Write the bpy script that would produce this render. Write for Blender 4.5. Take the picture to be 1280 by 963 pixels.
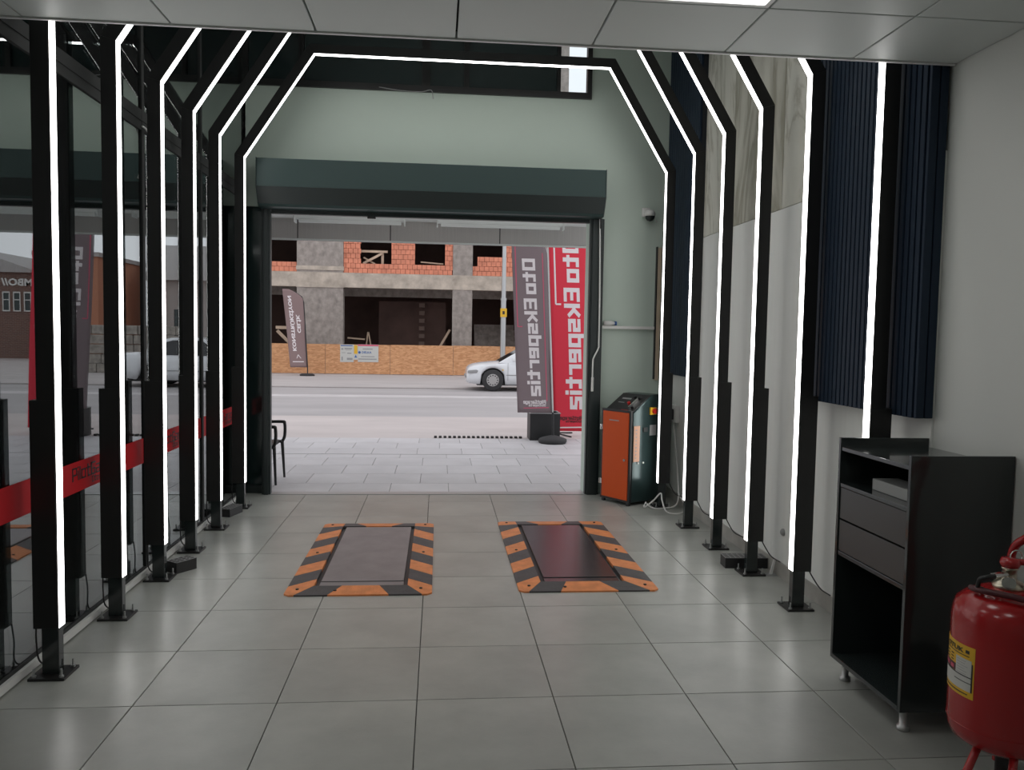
import bpy, bmesh, math, random
from mathutils import Vector, Matrix
random.seed(7)
for o in list(bpy.data.objects):
    bpy.data.objects.remove(o, do_unlink=True)
scene = bpy.context.scene
COL = scene.collection
PI = math.pi

# ------------------------------------------------------------------ camera
F_PX, PITCH, YAW, ROLL, EYE = 1016.478, 0.062028, 0.090842, 0.01771, 1.60088
cp, sp, cy_, sy_ = math.cos(PITCH), math.sin(PITCH), math.cos(YAW), math.sin(YAW)
fwd = Vector((sy_*cp, cy_*cp, -sp)); right = Vector((cy_, -sy_, 0)); up = right.cross(fwd)
r2 = math.cos(ROLL)*right + math.sin(ROLL)*up; u2 = -math.sin(ROLL)*right + math.cos(ROLL)*up
cam_d = bpy.data.cameras.new('camera'); cam = bpy.data.objects.new('camera', cam_d); COL.objects.link(cam)
cam_d.sensor_fit = 'HORIZONTAL'; cam_d.sensor_width = 36; cam_d.lens = F_PX/1280*36
cam_d.clip_start = 0.05; cam_d.clip_end = 400
cam.matrix_world = Matrix(((r2.x, u2.x, -fwd.x, 0), (r2.y, u2.y, -fwd.y, 0), (r2.z, u2.z, -fwd.z, EYE), (0, 0, 0, 1)))
scene.camera = cam

# ------------------------------------------------------------------ overcast sky, exposure
SKY = 1.25
LED = 6.6
PANEL = 4.0
w = bpy.data.worlds.new('overcast_sky'); scene.world = w; w.use_nodes = True
bg = w.node_tree.nodes['Background']; bg.inputs[0].default_value = (0.93, 0.95, 1.0, 1); bg.inputs[1].default_value = SKY
vs = scene.view_settings
vs.view_transform = 'Standard'; vs.look = 'None'; vs.exposure = 0.0; vs.gamma = 1.0; vs.use_curve_mapping = False

# ------------------------------------------------------------------ materials
def new_mat(name):
    m = bpy.data.materials.new(name); m.use_nodes = True
    return m, m.node_tree.nodes, m.node_tree.links, m.node_tree.nodes['Principled BSDF']
def M(name, col, rough=.5, metal=0., var=0., scale=4., bump=0., bscale=40., spec=.5, rand=0., stretch=(1, 1, 1), coat=0., col2=None):
    m, N, L, b = new_mat(name)
    b.inputs['Base Color'].default_value = (*col, 1); b.inputs['Roughness'].default_value = rough
    b.inputs['Metallic'].default_value = metal; b.inputs['Specular IOR Level'].default_value = spec
    b.inputs['Coat Weight'].default_value = coat
    tc = N.new('ShaderNodeTexCoord'); mp = N.new('ShaderNodeMapping'); mp.inputs['Scale'].default_value = stretch
    L.new(tc.outputs['Object'], mp.inputs['Vector'])
    vec = mp.outputs['Vector']
    if rand:
        oi = N.new('ShaderNodeObjectInfo'); ad = N.new('ShaderNodeVectorMath'); ad.operation = 'MULTIPLY_ADD'
        L.new(oi.outputs['Random'], ad.inputs[0]); ad.inputs[1].default_value = (37, 91, 13); L.new(vec, ad.inputs[2]); vec = ad.outputs[0]
    if var or col2:
        nz = N.new('ShaderNodeTexNoise'); nz.inputs['Scale'].default_value = scale; nz.inputs['Detail'].default_value = 6
        nz.inputs['Roughness'].default_value = .6; L.new(vec, nz.inputs['Vector'])
        cr = N.new('ShaderNodeValToRGB'); L.new(nz.outputs['Fac'], cr.inputs['Fac'])
        a = col2 if col2 else tuple(max(0, c*(1-var)) for c in col)
        bb = col if col2 else tuple(min(1, c*(1+var)) for c in col)
        cr.color_ramp.elements[0].color = (*a, 1); cr.color_ramp.elements[1].color = (*bb, 1)
        cr.color_ramp.elements[0].position = .3; cr.color_ramp.elements[1].position = .7
        outc = cr.outputs['Color']
        if rand:
            hs = N.new('ShaderNodeHueSaturation'); mr = N.new('ShaderNodeMapRange')
            mr.inputs['To Min'].default_value = 1-rand; mr.inputs['To Max'].default_value = 1+rand
            L.new(oi.outputs['Random'], mr.inputs['Value']); L.new(mr.outputs[0], hs.inputs['Value']); L.new(outc, hs.inputs['Color']); outc = hs.outputs['Color']
        L.new(outc, b.inputs['Base Color'])
    if bump:
        n2 = N.new('ShaderNodeTexNoise'); n2.inputs['Scale'].default_value = bscale; n2.inputs['Detail'].default_value = 4
        L.new(vec, n2.inputs['Vector'])
        bp = N.new('ShaderNodeBump'); bp.inputs['Strength'].default_value = bump; bp.inputs['Distance'].default_value = .01
        L.new(n2.outputs['Fac'], bp.inputs['Height']); L.new(bp.outputs['Normal'], b.inputs['Normal'])
    return m
def emit(name, col, s):
    m, N, L, b = new_mat(name)
    b.inputs['Base Color'].default_value = (*col, 1); b.inputs['Emission Color'].default_value = (*col, 1); b.inputs['Emission Strength'].default_value = s
    return m
def glass(name, tint=(.7, .74, .73), f0=.06, refl=(.9, .93, .93)):
    m, N, L, b = new_mat(name); N.remove(b)
    out = [n for n in N if n.type == 'OUTPUT_MATERIAL'][0]
    g = N.new('ShaderNodeNewGeometry'); d = N.new('ShaderNodeVectorMath'); d.operation = 'DOT_PRODUCT'
    L.new(g.outputs['Incoming'], d.inputs[0]); L.new(g.outputs['Normal'], d.inputs[1])
    def ma(op, x, y):
        n = N.new('ShaderNodeMath'); n.operation = op
        for i, v in enumerate((x, y)):
            if v is None: continue
            if isinstance(v, (int, float)): n.inputs[i].default_value = v
            else: L.new(v, n.inputs[i])
        return n.outputs[0]
    c = ma('ABSOLUTE', d.outputs['Value'], None); c = ma('SUBTRACT', 1.0, c); c = ma('POWER', c, 5.0)
    c = ma('MULTIPLY', c, 1-f0); c = ma('ADD', c, f0)
    t = N.new('ShaderNodeBsdfTransparent'); t.inputs[0].default_value = (*tint, 1)
    gl = N.new('ShaderNodeBsdfGlossy'); gl.inputs['Roughness'].default_value = 0.0; gl.inputs['Color'].default_value = (*refl, 1)
    mx = N.new('ShaderNodeMixShader'); L.new(c, mx.inputs[0]); L.new(t.outputs[0], mx.inputs[1]); L.new(gl.outputs[0], mx.inputs[2])
    L.new(mx.outputs[0], out.inputs['Surface'])
    return m
def marble(name, base, vein, dens):
    m, N, L, b = new_mat(name); b.inputs['Roughness'].default_value = .45; b.inputs['Specular IOR Level'].default_value = .25
    tc = N.new('ShaderNodeTexCoord'); mp = N.new('ShaderNodeMapping'); mp.inputs['Scale'].default_value = (1, 1.5, .5); mp.inputs['Rotation'].default_value = (.3, 0, 0)
    oi = N.new('ShaderNodeObjectInfo'); ad = N.new('ShaderNodeVectorMath'); ad.operation = 'MULTIPLY_ADD'; ad.inputs[1].default_value = (5, 17, 9)
    L.new(tc.outputs['Object'], mp.inputs[0]); L.new(oi.outputs['Random'], ad.inputs[0]); L.new(mp.outputs[0], ad.inputs[2])
    nz = N.new('ShaderNodeTexNoise'); nz.inputs['Scale'].default_value = 1.3; nz.inputs['Detail'].default_value = 9; nz.inputs['Roughness'].default_value = .55; nz.inputs['Distortion'].default_value = 1.8
    L.new(ad.outputs[0], nz.inputs['Vector'])
    cr = N.new('ShaderNodeValToRGB'); L.new(nz.outputs['Fac'], cr.inputs['Fac'])
    e = cr.color_ramp.elements; e[0].position = .32; e[0].color = (*base, 1); e[1].position = .75; e[1].color = (*base, 1)
    for p_, k in ((.5-dens, .15), (.5, 1.), (.5+dens*.5, .35)):
        n = e.new(p_); n.color = (*[base[i]*(1-k)+vein[i]*k for i in range(3)], 1)
    L.new(cr.outputs['Color'], b.inputs['Base Color'])
    return m
def brick_mat(name, c1, c2, mortar, w=.2, h=.19, sc=1.):
    m, N, L, b = new_mat(name); b.inputs['Roughness'].default_value = .9
    tc = N.new('ShaderNodeTexCoord'); sx = N.new('ShaderNodeSeparateXYZ'); cx = N.new('ShaderNodeCombineXYZ'); ad = N.new('ShaderNodeMath'); ad.operation = 'ADD'
    L.new(tc.outputs['Object'], sx.inputs[0]); L.new(sx.outputs['X'], ad.inputs[0]); L.new(sx.outputs['Y'], ad.inputs[1]); L.new(ad.outputs[0], cx.inputs['X']); L.new(sx.outputs['Z'], cx.inputs['Y'])
    br = N.new('ShaderNodeTexBrick'); br.inputs['Scale'].default_value = sc; br.inputs['Brick Width'].default_value = w; br.inputs['Row Height'].default_value = h
    br.inputs['Mortar Size'].default_value = .008; br.inputs['Color1'].default_value = (*c1, 1); br.inputs['Color2'].default_value = (*c2, 1); br.inputs['Mortar'].default_value = (*mortar, 1)
    L.new(cx.outputs[0], br.inputs['Vector']); L.new(br.outputs['Color'], b.inputs['Base Color'])
    return m
def rubber(name, col):
    m, N, L, b = new_mat(name); b.inputs['Roughness'].default_value = .55
    tc = N.new('ShaderNodeTexCoord'); mp = N.new('ShaderNodeMapping'); mp.inputs['Rotation'].default_value = (0, 0, PI/4); mp.inputs['Scale'].default_value = (1, 1, 0)
    L.new(tc.outputs['Object'], mp.inputs[0])
    ck = N.new('ShaderNodeTexChecker'); ck.inputs['Scale'].default_value = 62; L.new(mp.outputs[0], ck.inputs['Vector'])
    bp = N.new('ShaderNodeBump'); bp.inputs['Strength'].default_value = .8; bp.inputs['Distance'].default_value = .004
    L.new(ck.outputs['Fac'], bp.inputs['Height']); L.new(bp.outputs[0], b.inputs['Normal'])
    nz = N.new('ShaderNodeTexNoise'); nz.inputs['Scale'].default_value = 14; nz.inputs['Detail'].default_value = 6; L.new(tc.outputs['Object'], nz.inputs['Vector'])
    cr = N.new('ShaderNodeValToRGB'); cr.color_ramp.elements[0].position = .35; cr.color_ramp.elements[1].position = .65
    cr.color_ramp.elements[0].color = (*[c*.8 for c in col], 1); cr.color_ramp.elements[1].color = (*col, 1)
    L.new(nz.outputs['Fac'], cr.inputs['Fac']); L.new(cr.outputs[0], b.inputs['Base Color'])
    return m
def osb_mat():
    m, N, L, b = new_mat('osb'); b.inputs['Roughness'].default_value = .8
    tc = N.new('ShaderNodeTexCoord'); vo = N.new('ShaderNodeTexVoronoi'); vo.inputs['Scale'].default_value = 16
    mp = N.new('ShaderNodeMapping'); mp.inputs['Scale'].default_value = (.55, 1, 1.6); mp.inputs['Rotation'].default_value = (0, .5, 0)
    L.new(tc.outputs['Object'], mp.inputs[0]); L.new(mp.outputs[0], vo.inputs['Vector'])
    cr = N.new('ShaderNodeValToRGB'); sp_ = N.new('ShaderNodeSeparateColor'); L.new(vo.outputs['Color'], sp_.inputs[0]); L.new(sp_.outputs[0], cr.inputs['Fac'])
    cr.color_ramp.elements[0].color = (.50, .235, .105, 1); cr.color_ramp.elements[1].color = (.70, .38, .195, 1)
    L.new(cr.outputs[0], b.inputs['Base Color'])
    return m

MT = dict(
    tile=M('porcelain_tile', (.335, .345, .32), .32, spec=.75, var=.14, scale=2.6, bump=.03, bscale=90, rand=.05),
    grout=M('grout', (.12, .12, .11), .9),
    ceil=M('ceiling_panel', (.61, .65, .635), .45),
    ceilgap=M('ceiling_gap', (.04, .04, .04), .8),
    trimw=M('edge_trim', (.75, .76, .75), .4),
    sage=M('sage_wall', (.53, .62, .55), .6, var=.03, scale=.8),
    white=M('white_wall', (.75, .765, .735), .5, var=.04, scale=1.2, stretch=(1, 9, .25)),
    whitep=M('white_paint', (.62, .635, .605), .55, var=.02, scale=.7),
    skirt=M('skirting_tile', (.36, .35, .32), .4, var=.2, scale=6),
    marble_a=marble('marble_pale', (.70, .70, .63), (.45, .44, .37), .06),
    marble_b=marble('marble_veined', (.60, .60, .53), (.30, .29, .23), .16),
    slat=M('navy_slat', (.015, .027, .047), .5, spec=.2),
    slatback=M('slat_backing', (.01, .014, .02), .6),
    black=M('black_powder_coat', (.012, .012, .012), .42),
    blackg=M('black_gloss', (.021, .027, .027), .12, coat=.3),
    blackp=M('black_plastic', (.015, .015, .016), .5),
    steel=M('dark_steel', (.24, .225, .23), .42, metal=.35, var=.15, scale=5),
    steelg=M('dark_steel_polished', (.075, .07, .075), .24, metal=.5),
    galv=M('galvanised', (.45, .46, .46), .4, metal=.8),
    chrome=M('chrome', (.7, .7, .68), .18, metal=1),
    brass=M('nickel_brass', (.55, .5, .4), .3, metal=1),
    shut=M('shutter_green', (.035, .062, .06), .42, metal=.25),
    shutd=M('shutter_dark', (.016, .024, .024), .4),
    led=emit('led_diffuser', (1, .985, .97), LED),
    panel=emit('ceiling_light', (1, .99, .97), PANEL),
    glass=glass('partition_glass', (.5, .53, .53), .29),
    wglass=M('tinted_window', (.012, .024, .024), .08, spec=.6),
    cglass=glass('clear_glass', (.9, .93, .93), .04),
    alu=M('anodised_frame', (.04, .042, .042), .6, spec=.2),
    alul=M('light_aluminium', (.52, .53, .52), .35, metal=.3),
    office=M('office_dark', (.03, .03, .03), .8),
    red=M('red_film', (.50, .014, .02), .6, spec=.2),
    ink=M('dark_ink', (.02, .02, .022), .5),
    orange=rubber('rubber_orange', (.78, .27, .09)),
    rblack=rubber('rubber_black', (.075, .07, .073)),
    door_o=M('orange_door', (.62, .08, .008), .4, spec=.3),
    mgreen=M('machine_green', (.03, .055, .055), .25, metal=.4),
    peach=M('peach_sheet', (.62, .34, .22), .5),
    yellow=M('yellow', (.72, .42, .02), .45),
    redp=M('red_paint', (.36, .010, .012), .22, coat=.3),
    redk=M('red_knob', (.5, .015, .015), .4),
    maroon=M('maroon_hose', (.075, .012, .016), .4),
    labw=M('label_white', (.55, .55, .52), .5),
    plastw=M('white_plastic', (.7, .7, .68), .4),
    pgrey=M('grey_plastic', (.3, .3, .3), .5),
    conc=M('raw_concrete', (.31, .272, .245), .9, var=.3, scale=2.4, bump=.3, bscale=12, stretch=(2, 1, 1.6)),
    concb=M('beam_concrete', (.46, .395, .33), .9, var=.28, scale=2.5),
    brick=M('clay_brick', (.68, .25, .155), .9, var=.2, scale=3.1),
    brickw=brick_mat('clay_brick_far', (.62, .23, .145), (.5, .17, .1), (.3, .16, .12)),
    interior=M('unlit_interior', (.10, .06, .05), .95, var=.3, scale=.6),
    pier=M('pier_brick', (.17, .12, .10), .9),
    wood=M('raw_wood', (.5, .37, .27), .8, var=.2, scale=3),
    osb=osb_mat(),
    pave=M('paving', (.52, .505, .515), .6, var=.08, scale=2.2, rand=.05),
    paveg=M('paving_joint', (.36, .35, .35), .9),
    apron=M('dusty_concrete', (.52, .465, .45), .9, var=.1, scale=.9, stretch=(.4, 1, 1)),
    asphalt=M('asphalt', (.40, .375, .375), .85, var=.1, scale=1.1, stretch=(.25, 1, 1)),
    line=M('road_line', (.55, .52, .52), .7, var=.1, scale=2),
    walk=M('sidewalk', (.47, .435, .425), .9, var=.1, scale=1.4, stretch=(.4, 1, 1)),
    kerb=M('kerb_stone', (.3, .27, .26), .9, var=.1),
    carw=M('car_white', (.72, .73, .75), .25, coat=.5),
    carg=M('car_glass', (.03, .03, .032), .08),
    tyre=M('tyre', (.035, .034, .035), .8),
    hub=M('hubcap', (.42, .41, .40), .4, metal=.4),
    fgrey=M('grey_flag_cloth', (.215, .165, .175), .75),
    fred=M('red_flag_cloth', (.68, .028, .055), .7),
    fpink=M('flag_pink_line', (.6, .1, .17), .7),
    fwhite=M('flag_white_print', (.78, .72, .73), .7),
    fbrown=M('brown_flag_cloth', (.25, .17, .165), .75),
    fascia=M('fascia_panel', (.5, .475, .46), .55, var=.08, scale=3, stretch=(40, 40, .6)),
    soffit=M('soffit', (.75, .77, .75), .6),
    batten=M('batten_white', (.86, .89, .87), .4),
    woodstrip=M('pale_wood', (.55, .45, .33), .5),
    blue=M('blue_print', (.04, .12, .35), .5),
    stone=M('stone_wall', (.30, .27, .24), .9, var=.4, scale=5),
    roof=M('pale_roof', (.4, .38, .37), .8, var=.1, scale=3, stretch=(8, 1, 1)),
    render=M('pale_render', (.5, .48, .46), .8),
    terra=M('terracotta_render', (.45, .2, .12), .8),
    darkbrick=brick_mat('dark_brick', (.2, .1, .075), (.15, .075, .06), (.25, .22, .2), .22, .07),
    drain=M('black_rubber', (.02, .02, .02), .7),
)

# ------------------------------------------------------------------ mesh helpers
class MB:
    def __init__(s): s.v = []; s.f = []; s.sm = []
    def add(s, vs, fs, smooth=False):
        o = len(s.v); s.v += [tuple(p) for p in vs]; s.f += [tuple(i+o for i in f) for f in fs]; s.sm += [smooth]*len(fs); return s
    def box(s, x0, x1, y0, y1, z0, z1):
        v = [(x, y, z) for x in (x0, x1) for y in (y0, y1) for z in (z0, z1)]
        return s.add(v, [(0, 1, 3, 2), (4, 6, 7, 5), (0, 4, 5, 1), (2, 3, 7, 6), (0, 2, 6, 4), (1, 5, 7, 3)])
    def prism(s, poly, axis, a, b):
        """poly: 2D points; axis: 0 x (poly=yz), 1 y (poly=xz), 2 z (poly=xy)"""
        def P(q, t): return {0: (t, q[0], q[1]), 1: (q[0], t, q[1]), 2: (q[0], q[1], t)}[axis]
        n = len(poly); v = [P(q, a) for q in poly]+[P(q, b) for q in poly]
        f = [tuple(range(n))[::-1], tuple(range(n, 2*n))]+[(i, (i+1) % n, n+(i+1) % n, n+i) for i in range(n)]
        return s.add(v, f)
    def cyl(s, p0, p1, r0, seg=16, r1=None, caps=True):
        p0 = Vector(p0); p1 = Vector(p1); r1 = r0 if r1 is None else r1
        d = (p1-p0).normalized(); a = d.orthogonal().normalized(); b = d.cross(a)
        v = []
        for p, r in ((p0, r0), (p1, r1)):
            v += [p+r*(math.cos(2*PI*i/seg)*a+math.sin(2*PI*i/seg)*b) for i in range(seg)]
        s.add(v, [(i, (i+1) % seg, seg+(i+1) % seg, seg+i) for i in range(seg)], True)
        if caps: s.add(v, [tuple(range(seg))[::-1], tuple(range(seg, 2*seg))])
        return s
    def tube(s, path, r, seg=8):
        path = [Vector(p) for p in path]; n = len(path); rings = []; prev = None
        for i, p in enumerate(path):
            d = (path[min(i+1, n-1)]-path[max(i-1, 0)]).normalized()
            a = d.orthogonal().normalized() if prev is None else (prev-prev.dot(d)*d).normalized()
            prev = a; b = d.cross(a)
            rings.append([p+r*(math.cos(2*PI*k/seg)*a+math.sin(2*PI*k/seg)*b) for k in range(seg)])
        v = [q for ring in rings for q in ring]
        f = [(i*seg+k, i*seg+(k+1) % seg, (i+1)*seg+(k+1) % seg, (i+1)*seg+k) for i in range(n-1) for k in range(seg)]
        s.add(v, f, True); s.add(rings[0], [tuple(range(seg))[::-1]]); s.add(rings[-1], [tuple(range(seg))])
        return s
    def lathe(s, prof, c=(0, 0, 0), seg=32, axis=2):
        v = []; f = []
        for r, h in prof:
            for k in range(seg):
                a = 2*PI*k/seg; x, y = r*math.cos(a), r*math.sin(a)
                q = {2: (x, y, h), 1: (x, h, y), 0: (h, x, y)}[axis]
                v.append((q[0]+c[0], q[1]+c[1], q[2]+c[2]))
        for i in range(len(prof)-1):
            for k in range(seg):
                f.append((i*seg+k, i*seg+(k+1) % seg, (i+1)*seg+(k+1) % seg, (i+1)*seg+k))
        return s.add(v, f, True)
    def build(s, name, mat, parent=None, bevel=0., loc=None, kind=None, weld=False):
        me = bpy.data.meshes.new(name); me.from_pydata(s.v, [], s.f); me.validate()
        bm = bmesh.new(); bm.from_mesh(me)
        if len(bm.faces) == len(s.sm):
            bm.faces.ensure_lookup_table()
            for i, q in enumerate(bm.faces): q.smooth = s.sm[i]
        if weld or bevel: bmesh.ops.remove_doubles(bm, verts=bm.verts, dist=1e-5)
        bmesh.ops.recalc_face_normals(bm, faces=bm.faces)
        if bevel:
            ed = [e for e in bm.edges if len(e.link_faces) == 2 and e.calc_face_angle(0) > .6]
            bmesh.ops.bevel(bm, geom=ed, offset=bevel, segments=2, affect='EDGES', profile=.6, clamp_overlap=True)
        bm.to_mesh(me); bm.free()
        me.materials.append(MT[mat] if isinstance(mat, str) else mat)
        return link(name, me, parent, loc, kind)
def link(name, me, parent=None, loc=None, kind=None):
    o = bpy.data.objects.new(name, me); COL.objects.link(o)
    if parent: o.parent = parent
    if loc: o.location = loc
    if kind: o['kind'] = kind
    return o
def thing(name, label, cat, loc=(0, 0, 0), rotz=0., group=None):
    o = bpy.data.objects.new(name, None); COL.objects.link(o); o.location = loc; o.rotation_euler = (0, 0, rotz); o.empty_display_size = .1
    return tag(o, label, cat, group)
def tag(o, label, cat, group=None):
    o['label'] = label; o['category'] = cat
    if group: o['group'] = group
    return o
def struct(name, mb, mat, bevel=0.):
    return mb.build(name, mat, bevel=bevel, kind='structure')
def sempty(name):
    o = bpy.data.objects.new(name, None); COL.objects.link(o); o['kind'] = 'structure'; return o
def box(x0, x1, y0, y1, z0, z1): return MB().box(x0, x1, y0, y1, z0, z1)
def curve(pts, n=8):
    """Catmull-Rom through points"""
    P = [Vector(p) for p in pts]; P = [2*P[0]-P[1]]+P+[2*P[-1]-P[-2]]; out = []
    for i in range(1, len(P)-2):
        for k in range(n):
            t = k/n; a, b, c, d = P[i-1:i+3]
            out.append(.5*((2*b)+(c-a)*t+(2*a-5*b+4*c-d)*t*t+(3*b-a-3*c+d)*t**3))
    return out+[P[-2]]
def text(body, size, bold=0., extrude=.002, spacing=1.):
    cu = bpy.data.curves.new('lettering', 'FONT'); cu.body = body; cu.size = size; cu.offset = bold; cu.extrude = extrude
    cu.space_character = spacing; cu.resolution_u = 2
    o = bpy.data.objects.new('lettering', cu); COL.objects.link(o)
    me = bpy.data.meshes.new_from_object(o.evaluated_get(bpy.context.evaluated_depsgraph_get()))
    bpy.data.objects.remove(o); bpy.data.curves.remove(cu)
    return me
def text_fit(body, length, height, bold=0., extrude=.002):
    """lettering mesh with its ink box scaled to length x height, lower left at origin"""
    me = text(body, 1., bold, .01)
    xs = [v.co.x for v in me.vertices]; ys = [v.co.y for v in me.vertices]; x0, y0 = min(xs), min(ys)
    sx, sy = length/(max(xs)-x0), height/(max(ys)-y0)
    for v in me.vertices:
        v.co = ((v.co.x-x0)*sx, (v.co.y-y0)*sy, v.co.z/.01*extrude)
    return me
GLYPH = {
 'O': (.8, [[(0, 0), (0, 1.4), (.8, 1.4), (.8, 0), (0, 0)]]), 't': (.6, [[(.2, 1.4), (.2, 0), (.6, 0)], [(0, 1.), (.6, 1.)]]),
 'o': (.72, [[(0, 0), (0, 1), (.72, 1), (.72, 0), (0, 0)]]), 'E': (.75, [[(.75, 1.4), (0, 1.4), (0, 0), (.75, 0)], [(0, .7), (.65, .7)]]),
 'k': (.7, [[(0, 1.4), (0, 0)], [(.7, 1.), (.3, .5), (.7, 0)], [(0, .5), (.3, .5)]]), 's': (.68, [[(.68, 1), (0, 1), (0, .5), (.68, .5), (.68, 0), (0, 0)]]),
 'p': (.72, [[(0, -.42), (0, 1), (.72, 1), (.72, 0), (0, 0)]]), 'e': (.72, [[(.68, 0), (0, 0), (0, 1), (.72, 1), (.72, .5), (0, .5)]]),
 'r': (.5, [[(0, 0), (0, 1), (.5, 1)]]), 'i': (.0, [[(0, 0), (0, .98)], [(0, 1.42), (0, 1.46)]]), 'z': (.68, [[(0, 1), (.68, 1), (.68, .55), (0, .45), (0, 0), (.68, 0)]]),
 'P': (.75, [[(0, 0), (0, 1.4), (.75, 1.4), (.75, .6), (0, .6)]]), 'l': (.0, [[(0, 1.4), (0, 0)]]), 'G': (.75, [[(.75, 1.4), (0, 1.4), (0, 0), (.75, 0), (.75, .65), (.4, .65)]]),
 'a': (.7, [[(0, 1), (.7, 1), (.7, 0), (0, 0), (0, .5), (.7, .5)]]), 'g': (.7, [[(.7, 0), (0, 0), (0, 1), (.7, 1), (.7, -.42), (0, -.42)]]), ' ': (-.2, [])}
def strokes(body, length, height, extrude, wd=.33, word=None):
    """square-cornered heavy lettering built from strokes, cap height = height"""
    m = MB(); x = 0; wi = 0
    for ch in body:
        w_, pls = GLYPH[ch]
        if ch == ' ': wi += 1
        if word is not None and wi != word: pls = []
        for pl in pls:
            for p, q in zip(pl[:-1], pl[1:]):
                p = Vector(p); q = Vector(q); d = (q-p).normalized(); n = Vector((-d.y, d.x))*wd/2; e = d*wd/2*.96
                c = [p-e+n, q+e+n, q+e-n, p-e-n]
                vv = [(k.x+x, k.y, z) for z in (-1, 1) for k in c]
                m.add(vv, [(3, 2, 1, 0), (4, 5, 6, 7), (0, 1, 5, 4), (1, 2, 6, 5), (2, 3, 7, 6), (3, 0, 4, 7)])
        x += w_+wd+.14
    x -= wd+.14
    sx, sy = length/x, height/1.4
    me = bpy.data.meshes.new('lettering'); me.from_pydata([(a*sx, b*sy, c*extrude) for a, b, c in m.v], [], m.f)
    return me
def put_text(name, me, mat, parent, origin, xa, ya):
    xa = Vector(xa); ya = Vector(ya); za = xa.cross(ya); o = Vector(origin)
    for v in me.vertices: v.co = o+xa*v.co.x+ya*v.co.y+za*v.co.z
    me.materials.clear(); me.materials.append(MT[mat])
    return link(name, me, parent)

XG, XR, YE, YC, ZC = -1.88, 2.33, 8.10, 3.60, 2.865   # glass, right wall, end wall, ceiling edge, ceiling height
ZT = 4.9
# ================================================================== SETTING
# ---- floor with single tiles
floor = struct('floor', box(-5.2, XR, -1.6, 8.15, -.12, -.012), 'grout')
TX, TY, TS = -.0752, 3.4818, .6
tile_cache = {}
def tile(parent, cache, x0, x1, y0, y1, ztop, th, gap, mat, name='tile', bev=.0025):
    key = (round(x1-x0, 3), round(y1-y0, 3), mat)
    if key not in cache:
        a, b = (x1-x0)/2-gap/2, (y1-y0)/2-gap/2
        o = box(-a, a, -b, b, -th, 0).build(name, mat, parent, bevel=bev); cache[key] = o.data
    else: o = link(name, cache[key], parent)
    o.location = ((x0+x1)/2, (y0+y1)/2, ztop); return o
xs = [TX+TS*i for i in range(-9, 5)]
xs = [x for x in xs if -5.2 < x < XR]; xs = [-5.2]+xs+[XR]
ys = [TY+TS*j for j in range(-9, 8)]
ys = [y for y in ys if -1.6 < y < 8.15]; ys = [-1.6]+ys+[8.15]
for i in range(len(xs)-1):
    for j in range(len(ys)-1):
        if xs[i+1] < -2.6 and ys[j+1] < 2.5: continue
        tile(floor, tile_cache, xs[i], xs[i+1], ys[j], ys[j+1], 0, .012, .004, 'tile')

# ---- suspended ceiling of the near room
ceiling = struct('ceiling', box(-5.2, XR, -1.6, YC-.01, ZC+.03, ZC+.1), 'ceilgap')
cx = [.06+.592*k for k in range(-9, 4)]; cx = [-5.2]+[x for x in cx if x > -5.2]+[XR]
cyy = [YC-.015, 3.1]+[3.1-.592*k for k in range(1, 8)]+[-1.6]
cc = {}
LIGHTS = [(9, 1), (6, 1), (9, 4), (6, 4)]
lights = []
for i in range(len(cx)-1):
    for j in range(len(cyy)-1):
        x0, x1, y1, y0 = cx[i], cx[i+1], cyy[j], cyy[j+1]
        mid = (x0+x1)/2
        if j in (1, 4) and (abs(mid-.948) < .1 or abs(mid+.828) < .1):
            lights.append((x0, x1, y0, y1)); continue
        key = (round(x1-x0, 3), round(y1-y0, 3))
        if key not in cc:
            a, b = (x1-x0)/2-.004, (y1-y0)/2-.004
            o = box(-a, a, -b, b, 0, .028).build('ceiling_tile', 'ceil', ceiling, bevel=.004); cc[key] = o.data
        else: o = link('ceiling_tile', cc[key], ceiling)
        o.location = (mid, (y0+y1)/2, ZC)
box(-5.2, XR, YC-.015, YC, ZC-.006, ZC+.05).build('edge_profile', 'trimw', ceiling)
struct('trim_1', box(-5.2, XR, YC-.01, YC+.01, ZC+.1, ZT), 'ceil')
for k, (x0, x1, y0, y1) in enumerate(lights):  # all but the edge panel by the white wall are added for ambient light
    near = 'by the ceiling edge' if y1 > 2.9 else 'added for ambient light deeper in the room'
    side = 'towards the white wall' if x0 > 0 else 'added towards the glass partition'
    t = thing('ceiling_light', f'square recessed white light panel {near}, {side}', 'light', ((x0+x1)/2, (y0+y1)/2, ZC), group='recessed ceiling lights')
    a = (x1-x0)/2-.005
    fr = MB()
    for q in ((-a, a, -a, -a+.02), (-a, a, a-.02, a), (-a, -a+.02, -a+.02, a-.02), (a-.02, a, -a+.02, a-.02)): fr.box(*q, 0, .028)
    fr.build('frame', 'trimw', t); box(-a+.021, a-.021, -a+.021, a-.021, .006, .012).build('diffuser', 'panel', t)
# ---- high ceiling over the hall
struct('ceiling_high', box(-5.2, XR+.2, YC, YE+.25, ZT, ZT+.1), 'ceil')

# ---- right wall
wr = struct('wall_right', box(XR, XR+.2, -1.8, YE+.2, -.1, ZT), 'whitep')
box(XR-.012, XR, 3.62, YE, .1, 2.485).build('panel', 'white', wr)
for (a, b, mt) in ((4.70, 5.42, 'marble_a'), (5.425, 6.38, 'marble_b'), (6.385, 7.12, 'marble_a')):
    o = box(-.012, 0, -(b-a)/2, (b-a)/2, 0, ZT-2.49).build('marble_slab', mt, wr, loc=(XR, (a+b)/2, 2.49))
struct('baseboard_right', box(XR-.022, XR-.012, 3.66, YE, 0, .1), 'skirt')
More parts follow.
